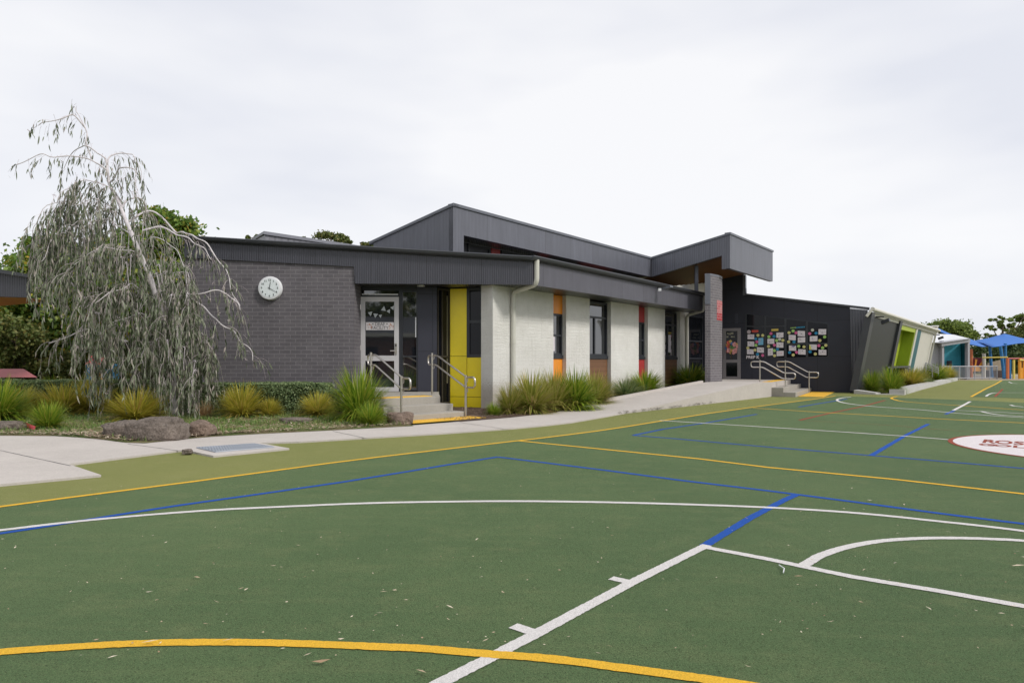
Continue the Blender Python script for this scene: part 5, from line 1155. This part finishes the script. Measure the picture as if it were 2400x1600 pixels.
hedge('clipped_hedge', -3.9, -3.5, 13.9, 14.3, .5, 2500, 'short end of hedge between the brick wall and big tussock', 4)

def tree(name, base_, h, crown, leaves, lm, lab, seed, lsz=(.09, .16), bark=None, trunk_r=.18, group='trees behind the school', clump=1.0, nb=9, asp=.6, ncl=None):
    """crown: list of ellipsoids (cx,cy,cz,rx,ry,rz) in local metres"""
    r = random.Random(seed); o = empty(name, base_, lab, 'tree', group); b = Vector(base_); tm = MB()
    top = Vector((crown[0][0], crown[0][1], crown[0][2]))
    pts = [Vector((0, 0, -.05)), Vector((r.uniform(-.1, .1), 0, h * .25)), top * .6 + Vector((0, 0, 0)), top]
    tm.tube([b + p for p in pts], [trunk_r, trunk_r * .8, trunk_r * .5, trunk_r * .15], 8)
    lmz = MB(); tot = sum((c[3] * c[4] * c[5]) ** (2 / 3) for c in crown)
    for c in crown:
        cc_ = Vector(c[:3]); m = top * .45; mid = m.lerp(cc_, .5) + Vector((0, 0, .1)); tm.tube([b + m, b + mid, b + cc_ + Vector((0, 0, c[5] * .3))], [trunk_r * .4, trunk_r * .28, .02], 6)
        n = int(leaves * (c[3] * c[4] * c[5]) ** (2 / 3) / tot); k = max(4, int((ncl or 26) * (c[3] * c[4] * c[5]) ** (2 / 3) / 2.0)); cl = []
        for _ in range(k):
            d = Vector((r.gauss(0, 1), r.gauss(0, 1), r.gauss(0, 1))).normalized() * (r.uniform(.55, 1.05)); cl.append((Vector((cc_.x + d.x * c[3], cc_.y + d.y * c[4], cc_.z + d.z * c[5])), r.uniform(.32, .6) * min(c[3], c[5]) * clump))
            if r.random() < .4: tm.tube([b + cc_, b + cl[-1][0]], [.03, .012], 4)
        for _ in range(n):
            p, s_ = r.choice(cl); d = Vector((r.gauss(0, 1), r.gauss(0, 1), r.gauss(0, .7))) * s_ * .5
            leafcard(lmz, b + p + d, r.uniform(*lsz), r, asp)
    tm.build('trunk', bark or M_bark, o); lmz.build('crown', lm, o, uv=False); return o
def tb(u, Y): p = P(u, 889, Y); return (p.x, p.y, -.03)
# left background trees
def el(b, u, v, Y, ru, rv, ry=None):
    p = P(u, v, Y); return (p.x - b[0], p.y - b[1], p.z, ru / FPX * Y, (ry or ru) / FPX * Y, rv / FPX * Y)
b = tb(370, 19); tree('maple_tree', b, 6, [el(b, 385, 590, 19, 75, 90), el(b, 430, 550, 19, 50, 48), el(b, 385, 535, 19, 45, 45), el(b, 340, 700, 19, 110, 120), el(b, 462, 575, 19, 25, 30), el(b, 300, 600, 19.5, 60, 80)], 42000, M_leafA, 'leafy green tree with turning yellow leaves directly behind the weeping tree', 31, (.045, .085), ncl=44, clump=.9)
b = tb(110, 22); tree('maple_tree', b, 6, [el(b, 130, 680, 22, 110, 110), el(b, 75, 640, 22, 52, 55), el(b, 50, 680, 22, 50, 70), el(b, 180, 620, 22, 80, 65), el(b, 125, 600, 22, 55, 48), el(b, 60, 790, 22, 110, 70), el(b, 180, 780, 22, 90, 80)], 46000, M_leafA, 'broad green tree at the left behind the dark roof corner', 32, (.05, .10), ncl=40, clump=.9)
b = tb(120, 24.5); tree('evergreen_tree', b, 6, [el(b, 130, 740, 24.5, 140, 130), el(b, 250, 780, 24.5, 120, 110), el(b, 330, 790, 24.5, 110, 110), el(b, 30, 800, 24.5, 100, 80)], 26000, M_leafB, 'dark evergreen mass filling the space behind the left trees', 33, (.08, .15))
b = tb(20, 20); tree('olive_shrub', b, 3, [el(b, 40, 800, 20, 70, 60), el(b, -20, 810, 20, 80, 60), el(b, 90, 840, 20, 60, 35), el(b, 0, 850, 20, 90, 22)], 16000, M_leafC, 'brownish olive shrub behind the hedge at far left', 34, (.04, .08), group='shrubs behind the left hedge', trunk_r=.06)
b = tb(170, 18.5); tree('olive_shrub', b, 2, [el(b, 180, 850, 18.5, 45, 38), el(b, 230, 870, 18.5, 50, 22), el(b, 270, 840, 18.5, 50, 50), el(b, 350, 850, 18.5, 60, 45)], 14000, M_leafC, 'mid green shrub behind the weeping tree beside the cubby', 35, (.035, .07), group='shrubs behind the left hedge', trunk_r=.05)
M_leafE = M_leafC
# trees peeping over the roof
b = tb(790, 34); tree('maple_tree', b, 7, [el(b, 775, 565, 34, 30, 26), el(b, 815, 572, 34, 26, 20), el(b, 745, 572, 34, 26, 16), el(b, 845, 578, 34, 14, 14), el(b, 720, 560, 34, 12, 9)], 6500, M_leafC, 'sparse tree top showing over the roof beside the rooftop box', 36, (.045, .085), ncl=60, clump=.8)
b = tb(592, 36); tree('maple_tree', b, 7, [el(b, 594, 556, 36, 14, 9)], 700, M_leafC, 'tiny tuft of tree above the roof left of the rooftop box', 37, (.06, .11))
b = tb(850, 36); tree('maple_tree', b, 7, [el(b, 862, 578, 36, 14, 12)], 900, M_leafC, 'small tree top at the left end of the raised roof', 38, (.06, .11))
# right background trees
b = tb(2215, 95); tree('round_tree', b, 8, [el(b, 2215, 782, 95, 55, 28), el(b, 2190, 770, 95, 28, 14), el(b, 2245, 775, 95, 30, 16), el(b, 2270, 792, 95, 16, 18)], 26000, M_leafD, 'rounded green tree beyond the white roof of the turquoise block', 41, (.13, .24), trunk_r=.4, group='trees beyond the playground', ncl=26, clump=1.0)
b = tb(2350, 100); tree('gum_tree', b, 12, [el(b, 2350, 750, 100, 24, 9), el(b, 2365, 768, 100, 32, 10), el(b, 2325, 768, 100, 18, 7), el(b, 2305, 782, 100, 16, 6), el(b, 2400, 745, 100, 16, 14), el(b, 2345, 792, 100, 45, 10)], 16000, M_leafD, 'open crowned dark gum behind the blue shade sails', 42, (.11, .2), trunk_r=.4, group='trees beyond the playground', ncl=18, clump=.8)
b = tb(2400, 75); tree('round_tree', b, 9, [el(b, 2398, 798, 75, 38, 32), el(b, 2435, 790, 75, 55, 42), el(b, 2385, 830, 75, 45, 34)], 22000, M_leafC, 'bushy olive tree at the right edge above the play bars', 43, (.10, .19), trunk_r=.35, group='trees beyond the playground', ncl=8, clump=.75)
b = tb(2330, 70); tree('evergreen_tree', b, 6, [el(b, 2300, 840, 70, 50, 30), el(b, 2360, 835, 70, 60, 36), el(b, 2420, 845, 70, 60, 40), el(b, 2270, 850, 72, 30, 22)], 22000, M_leafB, 'dark low trees behind the playground posts', 44, (.11, .2), trunk_r=.3, group='trees beyond the playground', ncl=8)
RZ = random.Random(77)
mbf_ = MB()
for k in range(6500):
    a = RZ.uniform(-1, 1); Y = RZ.uniform(75, 170); x = a * Y * 1.1; z = abs(RZ.gauss(0, 1)) * 1.5 + 1.2 * noise.noise(Vector((x * .05, Y * .05, 1))) + .8
    leafcard(mbf_, Vector((x, Y, max(.2, z))), RZ.uniform(.3, .6), RZ)
tag(mbf_.build('far_treeline', M_leafB, uv=False), kind='stuff', label='low far belt of dark bushes on the horizon', cat='bushes')

# ---------------------------------------------------------------- weeping gum
TY = 12.9
wt = empty('weeping_gum', (P(415, 900, TY).x, TY, .03), 'weeping silver gum with pale trunk and long hanging grey green foliage in the left garden', 'tree')
def pw(u, v, dy=0): return P(u, v, TY + dy)
trunk = [(408, 978, .35), (406, 900, .3), (398, 820, .2), (382, 740, -.2), (365, 690, -.3), (348, 640, -.38), (335, 611, -.42), (319, 573, -.55), (303, 535, -.4), (288, 500, -.25), (277, 471, -.1), (258, 436, 0), (252, 398, 0), (248, 372, 0)]
tk = MB(); tp = [pw(*p) for p in trunk]; rr_ = [.07, .064, .058, .052, .047, .044, .042, .040, .037, .033, .032, .027, .022, .014]
tp2 = catmull(tp, 5); rr2 = []
for k in range(len(tp2)): x = k / (len(tp2) - 1) * (len(rr_) - 1); i = min(int(x), len(rr_) - 2); rr2.append((rr_[i] + (rr_[i + 1] - rr_[i]) * (x - i)) * (1 + .12 * math.sin(k * 1.7)))
tk.tube(tp2, rr2, 10); tk.build('trunk', M_gbark, wt)
brs = [[(248, 372, 0), (240, 360, 0), (225, 352, 0), (203, 349, 0), (180, 356, .1), (162, 372, .2), (150, 400, .25)],
       [(214, 372, 0), (208, 345, 0), (200, 312, 0), (188, 275, 0), (180, 240, 0), (172, 245, 0)],
       [(252, 400, 0), (232, 385, -.1), (200, 368, -.2), (150, 362, -.3), (100, 366, -.4), (60, 380, -.5), (32, 396, -.5)],
       [(200, 300, 0), (170, 272, -.1), (140, 272, -.2), (108, 290, -.3), (98, 298, -.3)],
       [(252, 400, 0), (262, 375, .1), (278, 358, .2), (302, 362, .3), (322, 380, .3), (326, 425, .3)],
       [(256, 430, 0), (280, 400, -.2), (300, 392, -.3), (318, 405, -.4), (322, 450, -.4)],
       [(277, 471, 0), (262, 440, -.2), (225, 425, -.4), (180, 430, -.6), (150, 460, -.7), (130, 520, -.8)],
       [(284, 490, 0), (300, 462, .2), (325, 465, .4), (345, 490, .5), (352, 530, .5)],
       [(290, 510, 0), (250, 480, -.3), (190, 470, -.6), (120, 490, -.8), (85, 530, -.9), (68, 570, -1)],
       [(300, 520, 0), (340, 500, .2), (365, 505, .3), (400, 540, .3), (430, 545, .2), (455, 560, .1), (480, 580, 0), (505, 602, 0), (522, 625, 0), (535, 660, 0), (548, 690, 0), (560, 722, 0)],
       [(335, 540, 0), (375, 530, .1), (412, 552, .1), (445, 565, .1), (478, 590, 0), (500, 610, 0)],
       [(310, 550, 0), (250, 520, -.4), (180, 525, -.7), (120, 560, -.9), (95, 610, -1)],
       [(320, 580, 0), (350, 560, -.3), (385, 570, -.5), (420, 610, -.5), (440, 660, -.5)],
       [(335, 611, 0), (300, 580, -.4), (250, 575, -.7), (200, 600, -.9), (160, 650, -1)],
       [(350, 650, 0), (395, 640, -.2), (430, 640, -.3), (450, 680, -.3), (455, 740, -.3)],
       [(385, 730, .1), (410, 710, 0), (440, 700, -.1), (477, 684, -.2), (515, 681, -.2), (545, 703, -.2), (556, 724, -.2)],
       [(395, 740, .1), (425, 705, 0), (450, 712, 0), (480, 735, 0), (520, 760, 0), (548, 768, 0), (568, 790, 0), (580, 820, 0), (592, 848, 0)],
       [(365, 700, 0), (310, 670, -.4), (260, 680, -.7), (210, 720, -.9), (185, 780, -.9)],
       [(390, 780, .2), (340, 740, -.2), (280, 760, -.5), (235, 790, -.6), (215, 850, -.6)],
       [(300, 800, -.3), (250, 785, -.4), (210, 770, -.5), (160, 782, -.5), (128, 800, -.5), (112, 812, -.5)],
       [(200, 700, -.3), (160, 652, -.4), (130, 645, -.4), (106, 655, -.4), (102, 664, -.4)],
       [(400, 800, .2), (440, 770, 0), (475, 790, -.1), (490, 815, -.1), (488, 840, -.1)],
       [(405, 830, .2), (370, 800, -.3), (340, 830, -.5), (330, 880, -.5)]]
for q in brs:
    pts = catmull([pw(*p) for p in q], 5); n = len(pts); r0 = (.017 if q[0][1] > 450 else .013) if brs.index(q) not in (6, 8, 11, 12, 13, 14, 17, 18, 21, 22) else .008
    pts = [p + Vector((1, 1, 1)) * 0 + Vector((noise.noise(p * 2.3), noise.noise(p * 2.3 + Vector((9, 0, 0))), noise.noise(p * 2.9 + Vector((0, 7, 0))))) * .13 * min(1, i_ / 6) for i_, p in enumerate(pts)]
    MB().tube(pts, [r0 * (1 - .85 * k / n) + .003 for k in range(n)], 6).build('branch', M_gbark, wt)
RW_ = random.Random(99)
lv, tw = MB(), MB()
def gleaf(p, d, ln, wd):
    d = d.normalized(); s_ = d.cross(Vector((RW_.gauss(0, 1), RW_.gauss(0, 1), RW_.gauss(0, 1)))).normalized(); c = d.cross(s_) * ln * RW_.uniform(-.15, .15)
    i = len(lv.v); m1 = p + d * ln * .3 + c * .7; m2 = p + d * ln * .65 + c
    lv.v += [tuple(p), tuple(m1 + s_ * wd), tuple(m2 + s_ * wd * .8), tuple(p + d * ln), tuple(m2 - s_ * wd * .8), tuple(m1 - s_ * wd)]
    lv.f += [(i, i + 1, i + 5), (i + 1, i + 2, i + 4, i + 5), (i + 2, i + 3, i + 4)]
def strand(p, ln, dens=1.0, hv=None, twr=.0028):
    st_ = .06; n = max(3, int(ln / st_)); hv = hv or Vector((RW_.gauss(0, .4), RW_.gauss(0, .4), .1)); v = Vector((hv.x * .8, hv.y * .8, RW_.uniform(-.9, .25))).normalized(); pts = [p.copy()]; sway = Vector((RW_.gauss(0, .08), RW_.gauss(0, .08), 0))
    for k in range(n):
        v = (v + Vector((0, 0, -.32)) + sway * .3 + Vector((RW_.gauss(0, .05), RW_.gauss(0, .05), 0))).normalized(); p = p + v * st_; 
        if p.z < .08: break
        pts.append(p.copy())
        m = 1 if RW_.random() < dens * .9 else 0
        if RW_.random() < dens * .55: m += 1
        for _ in range(m):
            d = Vector((RW_.gauss(0, .2) + v.x * .3, RW_.gauss(0, .2) + v.y * .3, -1)); gleaf(p + v * RW_.uniform(0, st_), d, RW_.uniform(.10, .19), RW_.uniform(.008, .014))
    if len(pts) > 2: tw.tube(pts, [twr * (1 - .6 * k / len(pts)) for k in range(len(pts))], 3, False)
    if RW_.random() < .12:
        for _ in range(5): tw.disc(p + Vector((RW_.gauss(0, .02), RW_.gauss(0, .02), RW_.gauss(0, .02))), (0, 0, 1), .007, .012, 5)
# along the named branches
for bi, q in enumerate(brs):
    pts = catmull([pw(*p) for p in q], 8); sparse = bi in (0, 1, 2, 3, 4, 5, 7, 9, 10, 12, 15, 16, 19, 20)
    L_ = len(pts)
    for k, p in enumerate(pts):
        if k < 4: continue
        hv = (pts[min(k + 1, L_ - 1)] - pts[k - 1]).normalized()
        for _ in range(1 if sparse else 3):
            if RW_.random() < (.42 if sparse else .55):
                strand(p + Vector((0, RW_.gauss(0, .08), 0)), RW_.uniform(.12, .38) if bi in (1, 2, 3) else (RW_.uniform(.25, .7) if sparse else RW_.uniform(.4, 1.3)), .5 if sparse else .8, hv * .6 + Vector((RW_.gauss(0, .3), RW_.gauss(0, .3), 0)))
# hanging mass
import bisect
def inpoly(u, v, poly):
    c = False; j = len(poly) - 1
    for i in range(len(poly)):
        (x1, y1), (x2, y2) = poly[i], poly[j]
        if (y1 > v) != (y2 > v) and u < (x2 - x1) * (v - y1) / (y2 - y1) + x1: c = not c
        j = i
    return c
mass = [([(80, 570), (110, 530), (160, 490), (200, 460), (260, 470), (320, 440), (335, 490), (380, 520), (410, 590), (440, 680), (455, 790), (440, 850), (330, 830), (230, 800), (180, 740), (130, 640)], 265, (.5, 1.15)),
        ([(370, 640), (450, 680), (470, 760), (472, 925), (375, 925)], 200, (.5, 1.0)),
        ([(235, 700), (300, 640), (330, 740), (320, 900), (235, 900)], 80, (.4, .9)),
        ([(330, 560), (440, 620), (450, 720), (340, 760)], 70, (.6, 1.2)),
        ([(75, 520), (150, 400), (320, 400), (320, 470), (95, 590)], 46, (.4, .8))]
for poly, n, (l0, l1) in mass:
    us = [p[0] for p in poly]; vs2 = [p[1] for p in poly]; k = 0
    while k < n:
        u, v = RW_.uniform(min(us), max(us)), RW_.uniform(min(vs2), max(vs2))
        if not inpoly(u, v, poly): continue
        k += 1; strand(P(u, v, TY + RW_.gauss(0, .55)), RW_.uniform(l0, l1), .85)
# radiating pale seed heads and short side twigs
sd_ = MB()
for poly, n, _l in [(mass[0][0], 60, 0), (mass[1][0], 16, 0), (mass[4][0], 10, 0)]:
    us = [p[0] for p in poly]; vs2 = [p[1] for p in poly]; k = 0
    while k < n:
        u, v = RW_.uniform(min(us), max(us)), RW_.uniform(min(vs2), max(vs2))
        if not inpoly(u, v, poly): continue
        k += 1; c = P(u, v, TY - RW_.uniform(.1, .8))
        for _ in range(RW_.randrange(6, 13)):
            d = Vector((RW_.gauss(0, 1), RW_.gauss(0, 1), RW_.gauss(-.5, .8))).normalized(); sd_.tube([c, c + d * RW_.uniform(.03, .08)], [.0035, .002], 3, False)
        sd_.tube([c, c + Vector((RW_.gauss(0, .04), 0, -RW_.uniform(.15, .5)))], [.005, .003], 3, False)
sd_.build('seed_heads', plain('pale seed stalks', (.66, .60, .64), .7, .15, 9), wt, uv=False)
lv.build('foliage', M_gum, wt, uv=False); tw.build('twigs', M_twig, wt, uv=False)
sp = empty('tree_stake', G(478, 968, .03), 'thin grey leaning stake at the right of the weeping tree', 'stake'); a = G(478, 962, .03); MB().tube([a, P(489, 860, a.y), P(492, 810, a.y)], [.028, .024, .022], 8).build('pole', plain('weathered timber', (.20, .165, .155), .9, .3, 15), sp)

# ---------------------------------------------------------------- boulders
def boulder(u0, u1, vb, vt, lab, seed, mat=None, depth=.6, flat=1.0, name='boulder'):
    c = G((u0 + u1) / 2, vb - 4, .02); wx = (u1 - u0) / FPX * c.y / 2; hz = (vb - vt) / FPX * c.y
    bm = bmesh.new(); bmesh.ops.create_icosphere(bm, subdivisions=5, radius=1)
    for v in bm.verts:
        p = v.co.copy(); q = Vector((abs(p.x) ** .7 * (1 if p.x > 0 else -1), abs(p.y) ** .75 * (1 if p.y > 0 else -1), abs(p.z) ** .62 * (1 if p.z > 0 else -1)))
        s_ = Vector((seed * 3.1, seed, 0)); d = 1 + .22 * noise.noise(p * 1.2 + s_) + .10 * noise.noise(p * 3 + s_) + .045 * noise.noise(p * 8 + s_) + .02 * noise.noise(p * 20 + s_)
        q *= d; v.co = Vector((q.x * wx * .95, q.y * wx * depth, (q.z * .62 + .32) * hz * flat))
    me = bpy.data.meshes.new('boulder'); bm.to_mesh(me); bm.free(); me.materials.append(mat or M_rock); me.shade_smooth()
    o = bpy.data.objects.new(name, me); COL.objects.link(o); o.location = (c.x, c.y + wx * depth * .6, 0.02); tag(o, lab, 'boulder', 'rocks edging the garden'); return o
boulder(288, 432, 1036, 982, 'largest rounded brown basalt boulder on the path edge', 1, depth=.5)
boulder(226, 350, 1028, 988, 'flat topped boulder left of the largest one', 2, depth=.55)
boulder(429, 497, 1026, 990, 'squat brown boulder right of the largest one', 5, M_rock2, depth=.7)
boulder(-40, 58, 1012, 989, 'low flat boulder at the left edge of the garden', 4, depth=.4)
boulder(652, 728, 996, 982, 'low flat stone half sunk in grass below the clock', 8, depth=.5)
boulder(904, 969, 998, 967, 'pitted red brown rock at the left foot of the entry steps', 6, M_rock2, depth=.75)
boulder(424, 449, 1066, 1056, 'small grey stone where path, turf and drain meet', 7, depth=.7)
# ---------------------------------------------------------------- litter and lawn
RL_ = random.Random(4)
def chip(mb, p, ln, wd, ang, lift=.004):
    d = Vector((math.cos(ang), math.sin(ang), RL_.uniform(-.15, .3))); s_ = Vector((-math.sin(ang), math.cos(ang), RL_.uniform(-.3, .3))); z = Vector((0, 0, lift + ln * .12)); i = len(mb.v)
    c = s_ * ln * RL_.uniform(-.15, .15)
    mb.v += [tuple(p + z), tuple(p + d * ln * .5 + s_ * wd + c + z), tuple(p + d * ln + z), tuple(p + d * ln * .5 - s_ * wd + c + z)]; mb.f.append((i, i + 1, i + 2, i + 3))
mb = MB()
for _ in range(760):
    f = RL_.random(); Y = 2.4 * (16 / 2.4) ** RL_.random(); x = RL_.uniform(-.85, .85) * Y
    p = Vector((x, Y, .01)); s_ = RL_.random() ** 3
    if RL_.random() < .25 and Y < 12: s_ *= .5
    chip(mb, p, .006 + .034 * s_, .002 + .0035 * RL_.random(), RL_.uniform(0, 6.28))
for (u, v, l, a) in [(330, 1518, .07, .5), (520, 1512, .05, .4), (250, 1553, .04, .6), (730, 1563, .075, .2), (1045, 1426, .05, -.6), (1020, 1431, .03, 1), (1130, 1513, .04, .8), (1420, 1521, .03, -.5), (1745, 1568, .03, -.7), (975, 1580, .05, -.5), (340, 1395, .04, .1), (1860, 1358, .05, -.3), (2370, 1335, .08, -.1), (2372, 1297, .05, -.5), (2100, 1255, .03, .2), (475, 1468, .03, -.1), (2390, 1476, .06, -.1)]:
    chip(mb, G(u, v) + Vector((0, 0, .01)), l * .9, l * .10, a)
tag(mb.build('leaf_litter', M_chip, uv=False), kind='stuff', label='dry gum leaves and pale chips scattered over the turf', cat='leaf litter')
# garden litter, lawn blades, mulch chips
bedpoly = [(p.x, p.y) for p in [G(-300, 1019), G(0, 1021.6), G(128, 1022.7), G(183, 1026), G(230, 1030), G(295, 1038.6), G(340, 1040), G(430, 1030), G(500, 1024), G(600, 1018), G(780, 1009), G(960, 999)]] + [(-2.3, 12.1), (-3.4, 13.0), (-3.4, 14.0), (-13, 14.2)]
def scatter(poly, n):
    xs = [p[0] for p in poly]; ys = [p[1] for p in poly]; k = 0
    while k < n:
        x, y = RL_.uniform(min(xs), max(xs)), RL_.uniform(min(ys), max(ys))
        if inpoly(x, y, poly): k += 1; yield x, y
mb = MB()
for x, y in scatter(bedpoly, 5200):
    if noise.noise(Vector((x * .9, y * 1.6, 2))) > -.25 or RL_.random() < .3: chip(mb, Vector((x, y, .04)), RL_.uniform(.02, .10), RL_.uniform(.004, .012), RL_.uniform(0, 6.28))
# litter strip along the path edge
edge = [G(-300, 1019), G(0, 1021.6), G(128, 1022.7), G(183, 1026), G(230, 1030), G(295, 1038.6), G(430, 1030), G(500, 1024), G(600, 1018), G(780, 1009), G(960, 999)]
for _ in range(2600):
    k = RL_.randrange(len(edge) - 1); p = edge[k].lerp(edge[k + 1], RL_.random()); chip(mb, Vector((p.x, p.y + abs(RL_.gauss(0, .25)) - .06, .04)), RL_.uniform(.02, .11), RL_.uniform(.005, .013), RL_.uniform(0, 6.28))
tag(mb.build('garden_litter', M_litter, uv=False), kind='stuff', label='bark strips and dead leaves along the garden edge', cat='leaf litter')
mb = MB()
for x, y in scatter(bedpoly, 17000):
    if noise.noise(Vector((x * .9, y * 1.6, 2))) < .25: blade(mb, (x, y, .03), RL_.uniform(0, 6.28), RL_.uniform(.04, .10), .004, RL_.uniform(.1, .9), .8, 2)
tag(mb.build('lawn_grass', M_lawn, uv=False), kind='stuff', label='short rough green grass in the left garden', cat='grass')
mpoly = [(-1.4, 12.3)] + [(p.x, p.y) for p in [G(1080, 989), G(1200, 978), G(1302, 966.5)]] + [(far0.x, far0.y), (5.6, 20.6), (3.0, 19.0), (-.4, 15.3), (-1.2, 15.7)]
mb = MB()
for x, y in scatter(mpoly, 6000): chip(mb, Vector((x, y, .032)), RL_.uniform(.02, .07), RL_.uniform(.006, .013), RL_.uniform(0, 6.28))
wp = [(p.x, p.y) for p in kb] + [tuple(TB + E2 * 10), tuple(TB)]
for x, y in scatter(wp, 1500): chip(mb, Vector((x, y, .03)), RL_.uniform(.03, .08), RL_.uniform(.008, .014), RL_.uniform(0, 6.28))
tag(mb.build('mulch_chips', M_mulchc, uv=False), kind='stuff', label='brown wood mulch in the beds by the walls', cat='mulch')
# weeds along the foot of the ramp wall
mb = MB()
for _ in range(700):
    t = RL_.random() ** 1.6 * 5; p = RP0 + RD * (t - .4) - RNn * abs(RL_.gauss(0, .04)); 
    if noise.noise(Vector((t * 3, 0, 1))) > -.1: chip(mb, Vector((p.x, p.y, .01)), RL_.uniform(.02, .05), .01, RL_.uniform(0, 6.28), RL_.uniform(0, .05))
tag(mb.build('weeds', islandm('weeds', [(0, (.10, .06, .04)), (1, (.12, .13, .05))], .8), uv=False), kind='stuff', label='brown weeds and debris along the foot of the ramp', cat='weeds')
# small loose things
st_ = empty('paper_straw', G(1833, 1330, .01), 'bent white drinking straw lying on the turf below the white line', 'straw')
MB().tube([G(1826, 1323, .016), G(1838, 1331, .018), G(1836, 1341, .016)], .003, 8).build('tube', M_wht, st_)
rs = empty('red_scrap', G(71, 1003, .05), 'torn red plastic strip in the garden at far left', 'plastic scrap')
a, b_ = G(60, 999, .07), G(80, 1007, .06); MB().prism([a, b_, b_ + Vector((.02, .0, .05)), a + Vector((0, .0, .06))], (0, .01, 0)).build('strip', plain('red plastic', (.62, .03, .05), .4, .15, 20), rs)
# ---------------------------------------------------------------- what the glass mirrors: the grounds behind the viewer
ob = empty('opposite_building', (-6, -16, 0), 'low red brick building across the court, seen mirrored in the entry glass', 'building')
MB().box(-16, 8, -24, -16, 0, 2.9).build('wall', brickm('red brick', (.20, .08, .05), (.15, .06, .04), (.3, .27, .24)), ob)
MB().box(-17, 9, -24.6, -15.2, 2.9, 3.15).build('eave', M_cream, ob); MB().hexa([(-17, -24.6, 3.15), (9, -24.6, 3.15), (9, -15.2, 3.15), (-17, -15.2, 3.15), (-14, -20.2, 4.6), (6, -20.2, 4.6), (6, -19.8, 4.6), (-14, -19.8, 4.6)]).build('roof', M_trim, ob)
for k in range(5): MB().box(-14 + k * 4.4, -12 + k * 4.4, -16.0, -15.96, .9, 2.2).build('window', M_dglass, ob)
for (x, y, h, s_, lab) in ((-9, -27, 8, 51, 'tall tree mirrored in the door glass, left of the opposite roof'), (-1, -28, 9, 52, 'broad tree mirrored in the sidelight, behind the opposite roof'), (15, -22, 8, 53, 'tree mirrored in the tall window, right of the opposite building'), (26, -10, 9, 54, 'tree mirrored in the far windows, at the right of the court')):
    tree('mirrored_tree', (x, y, -.03), h, [(0, 0, h * .65, 3.2, 3, 2.4), (1.5, 0, h * .85, 2, 2, 1.6), (-2, .5, h * .5, 2, 2, 1.5)], 5000, M_leafC, lab, s_, (.15, .3), trunk_r=.3, group='trees across the court', ncl=8)
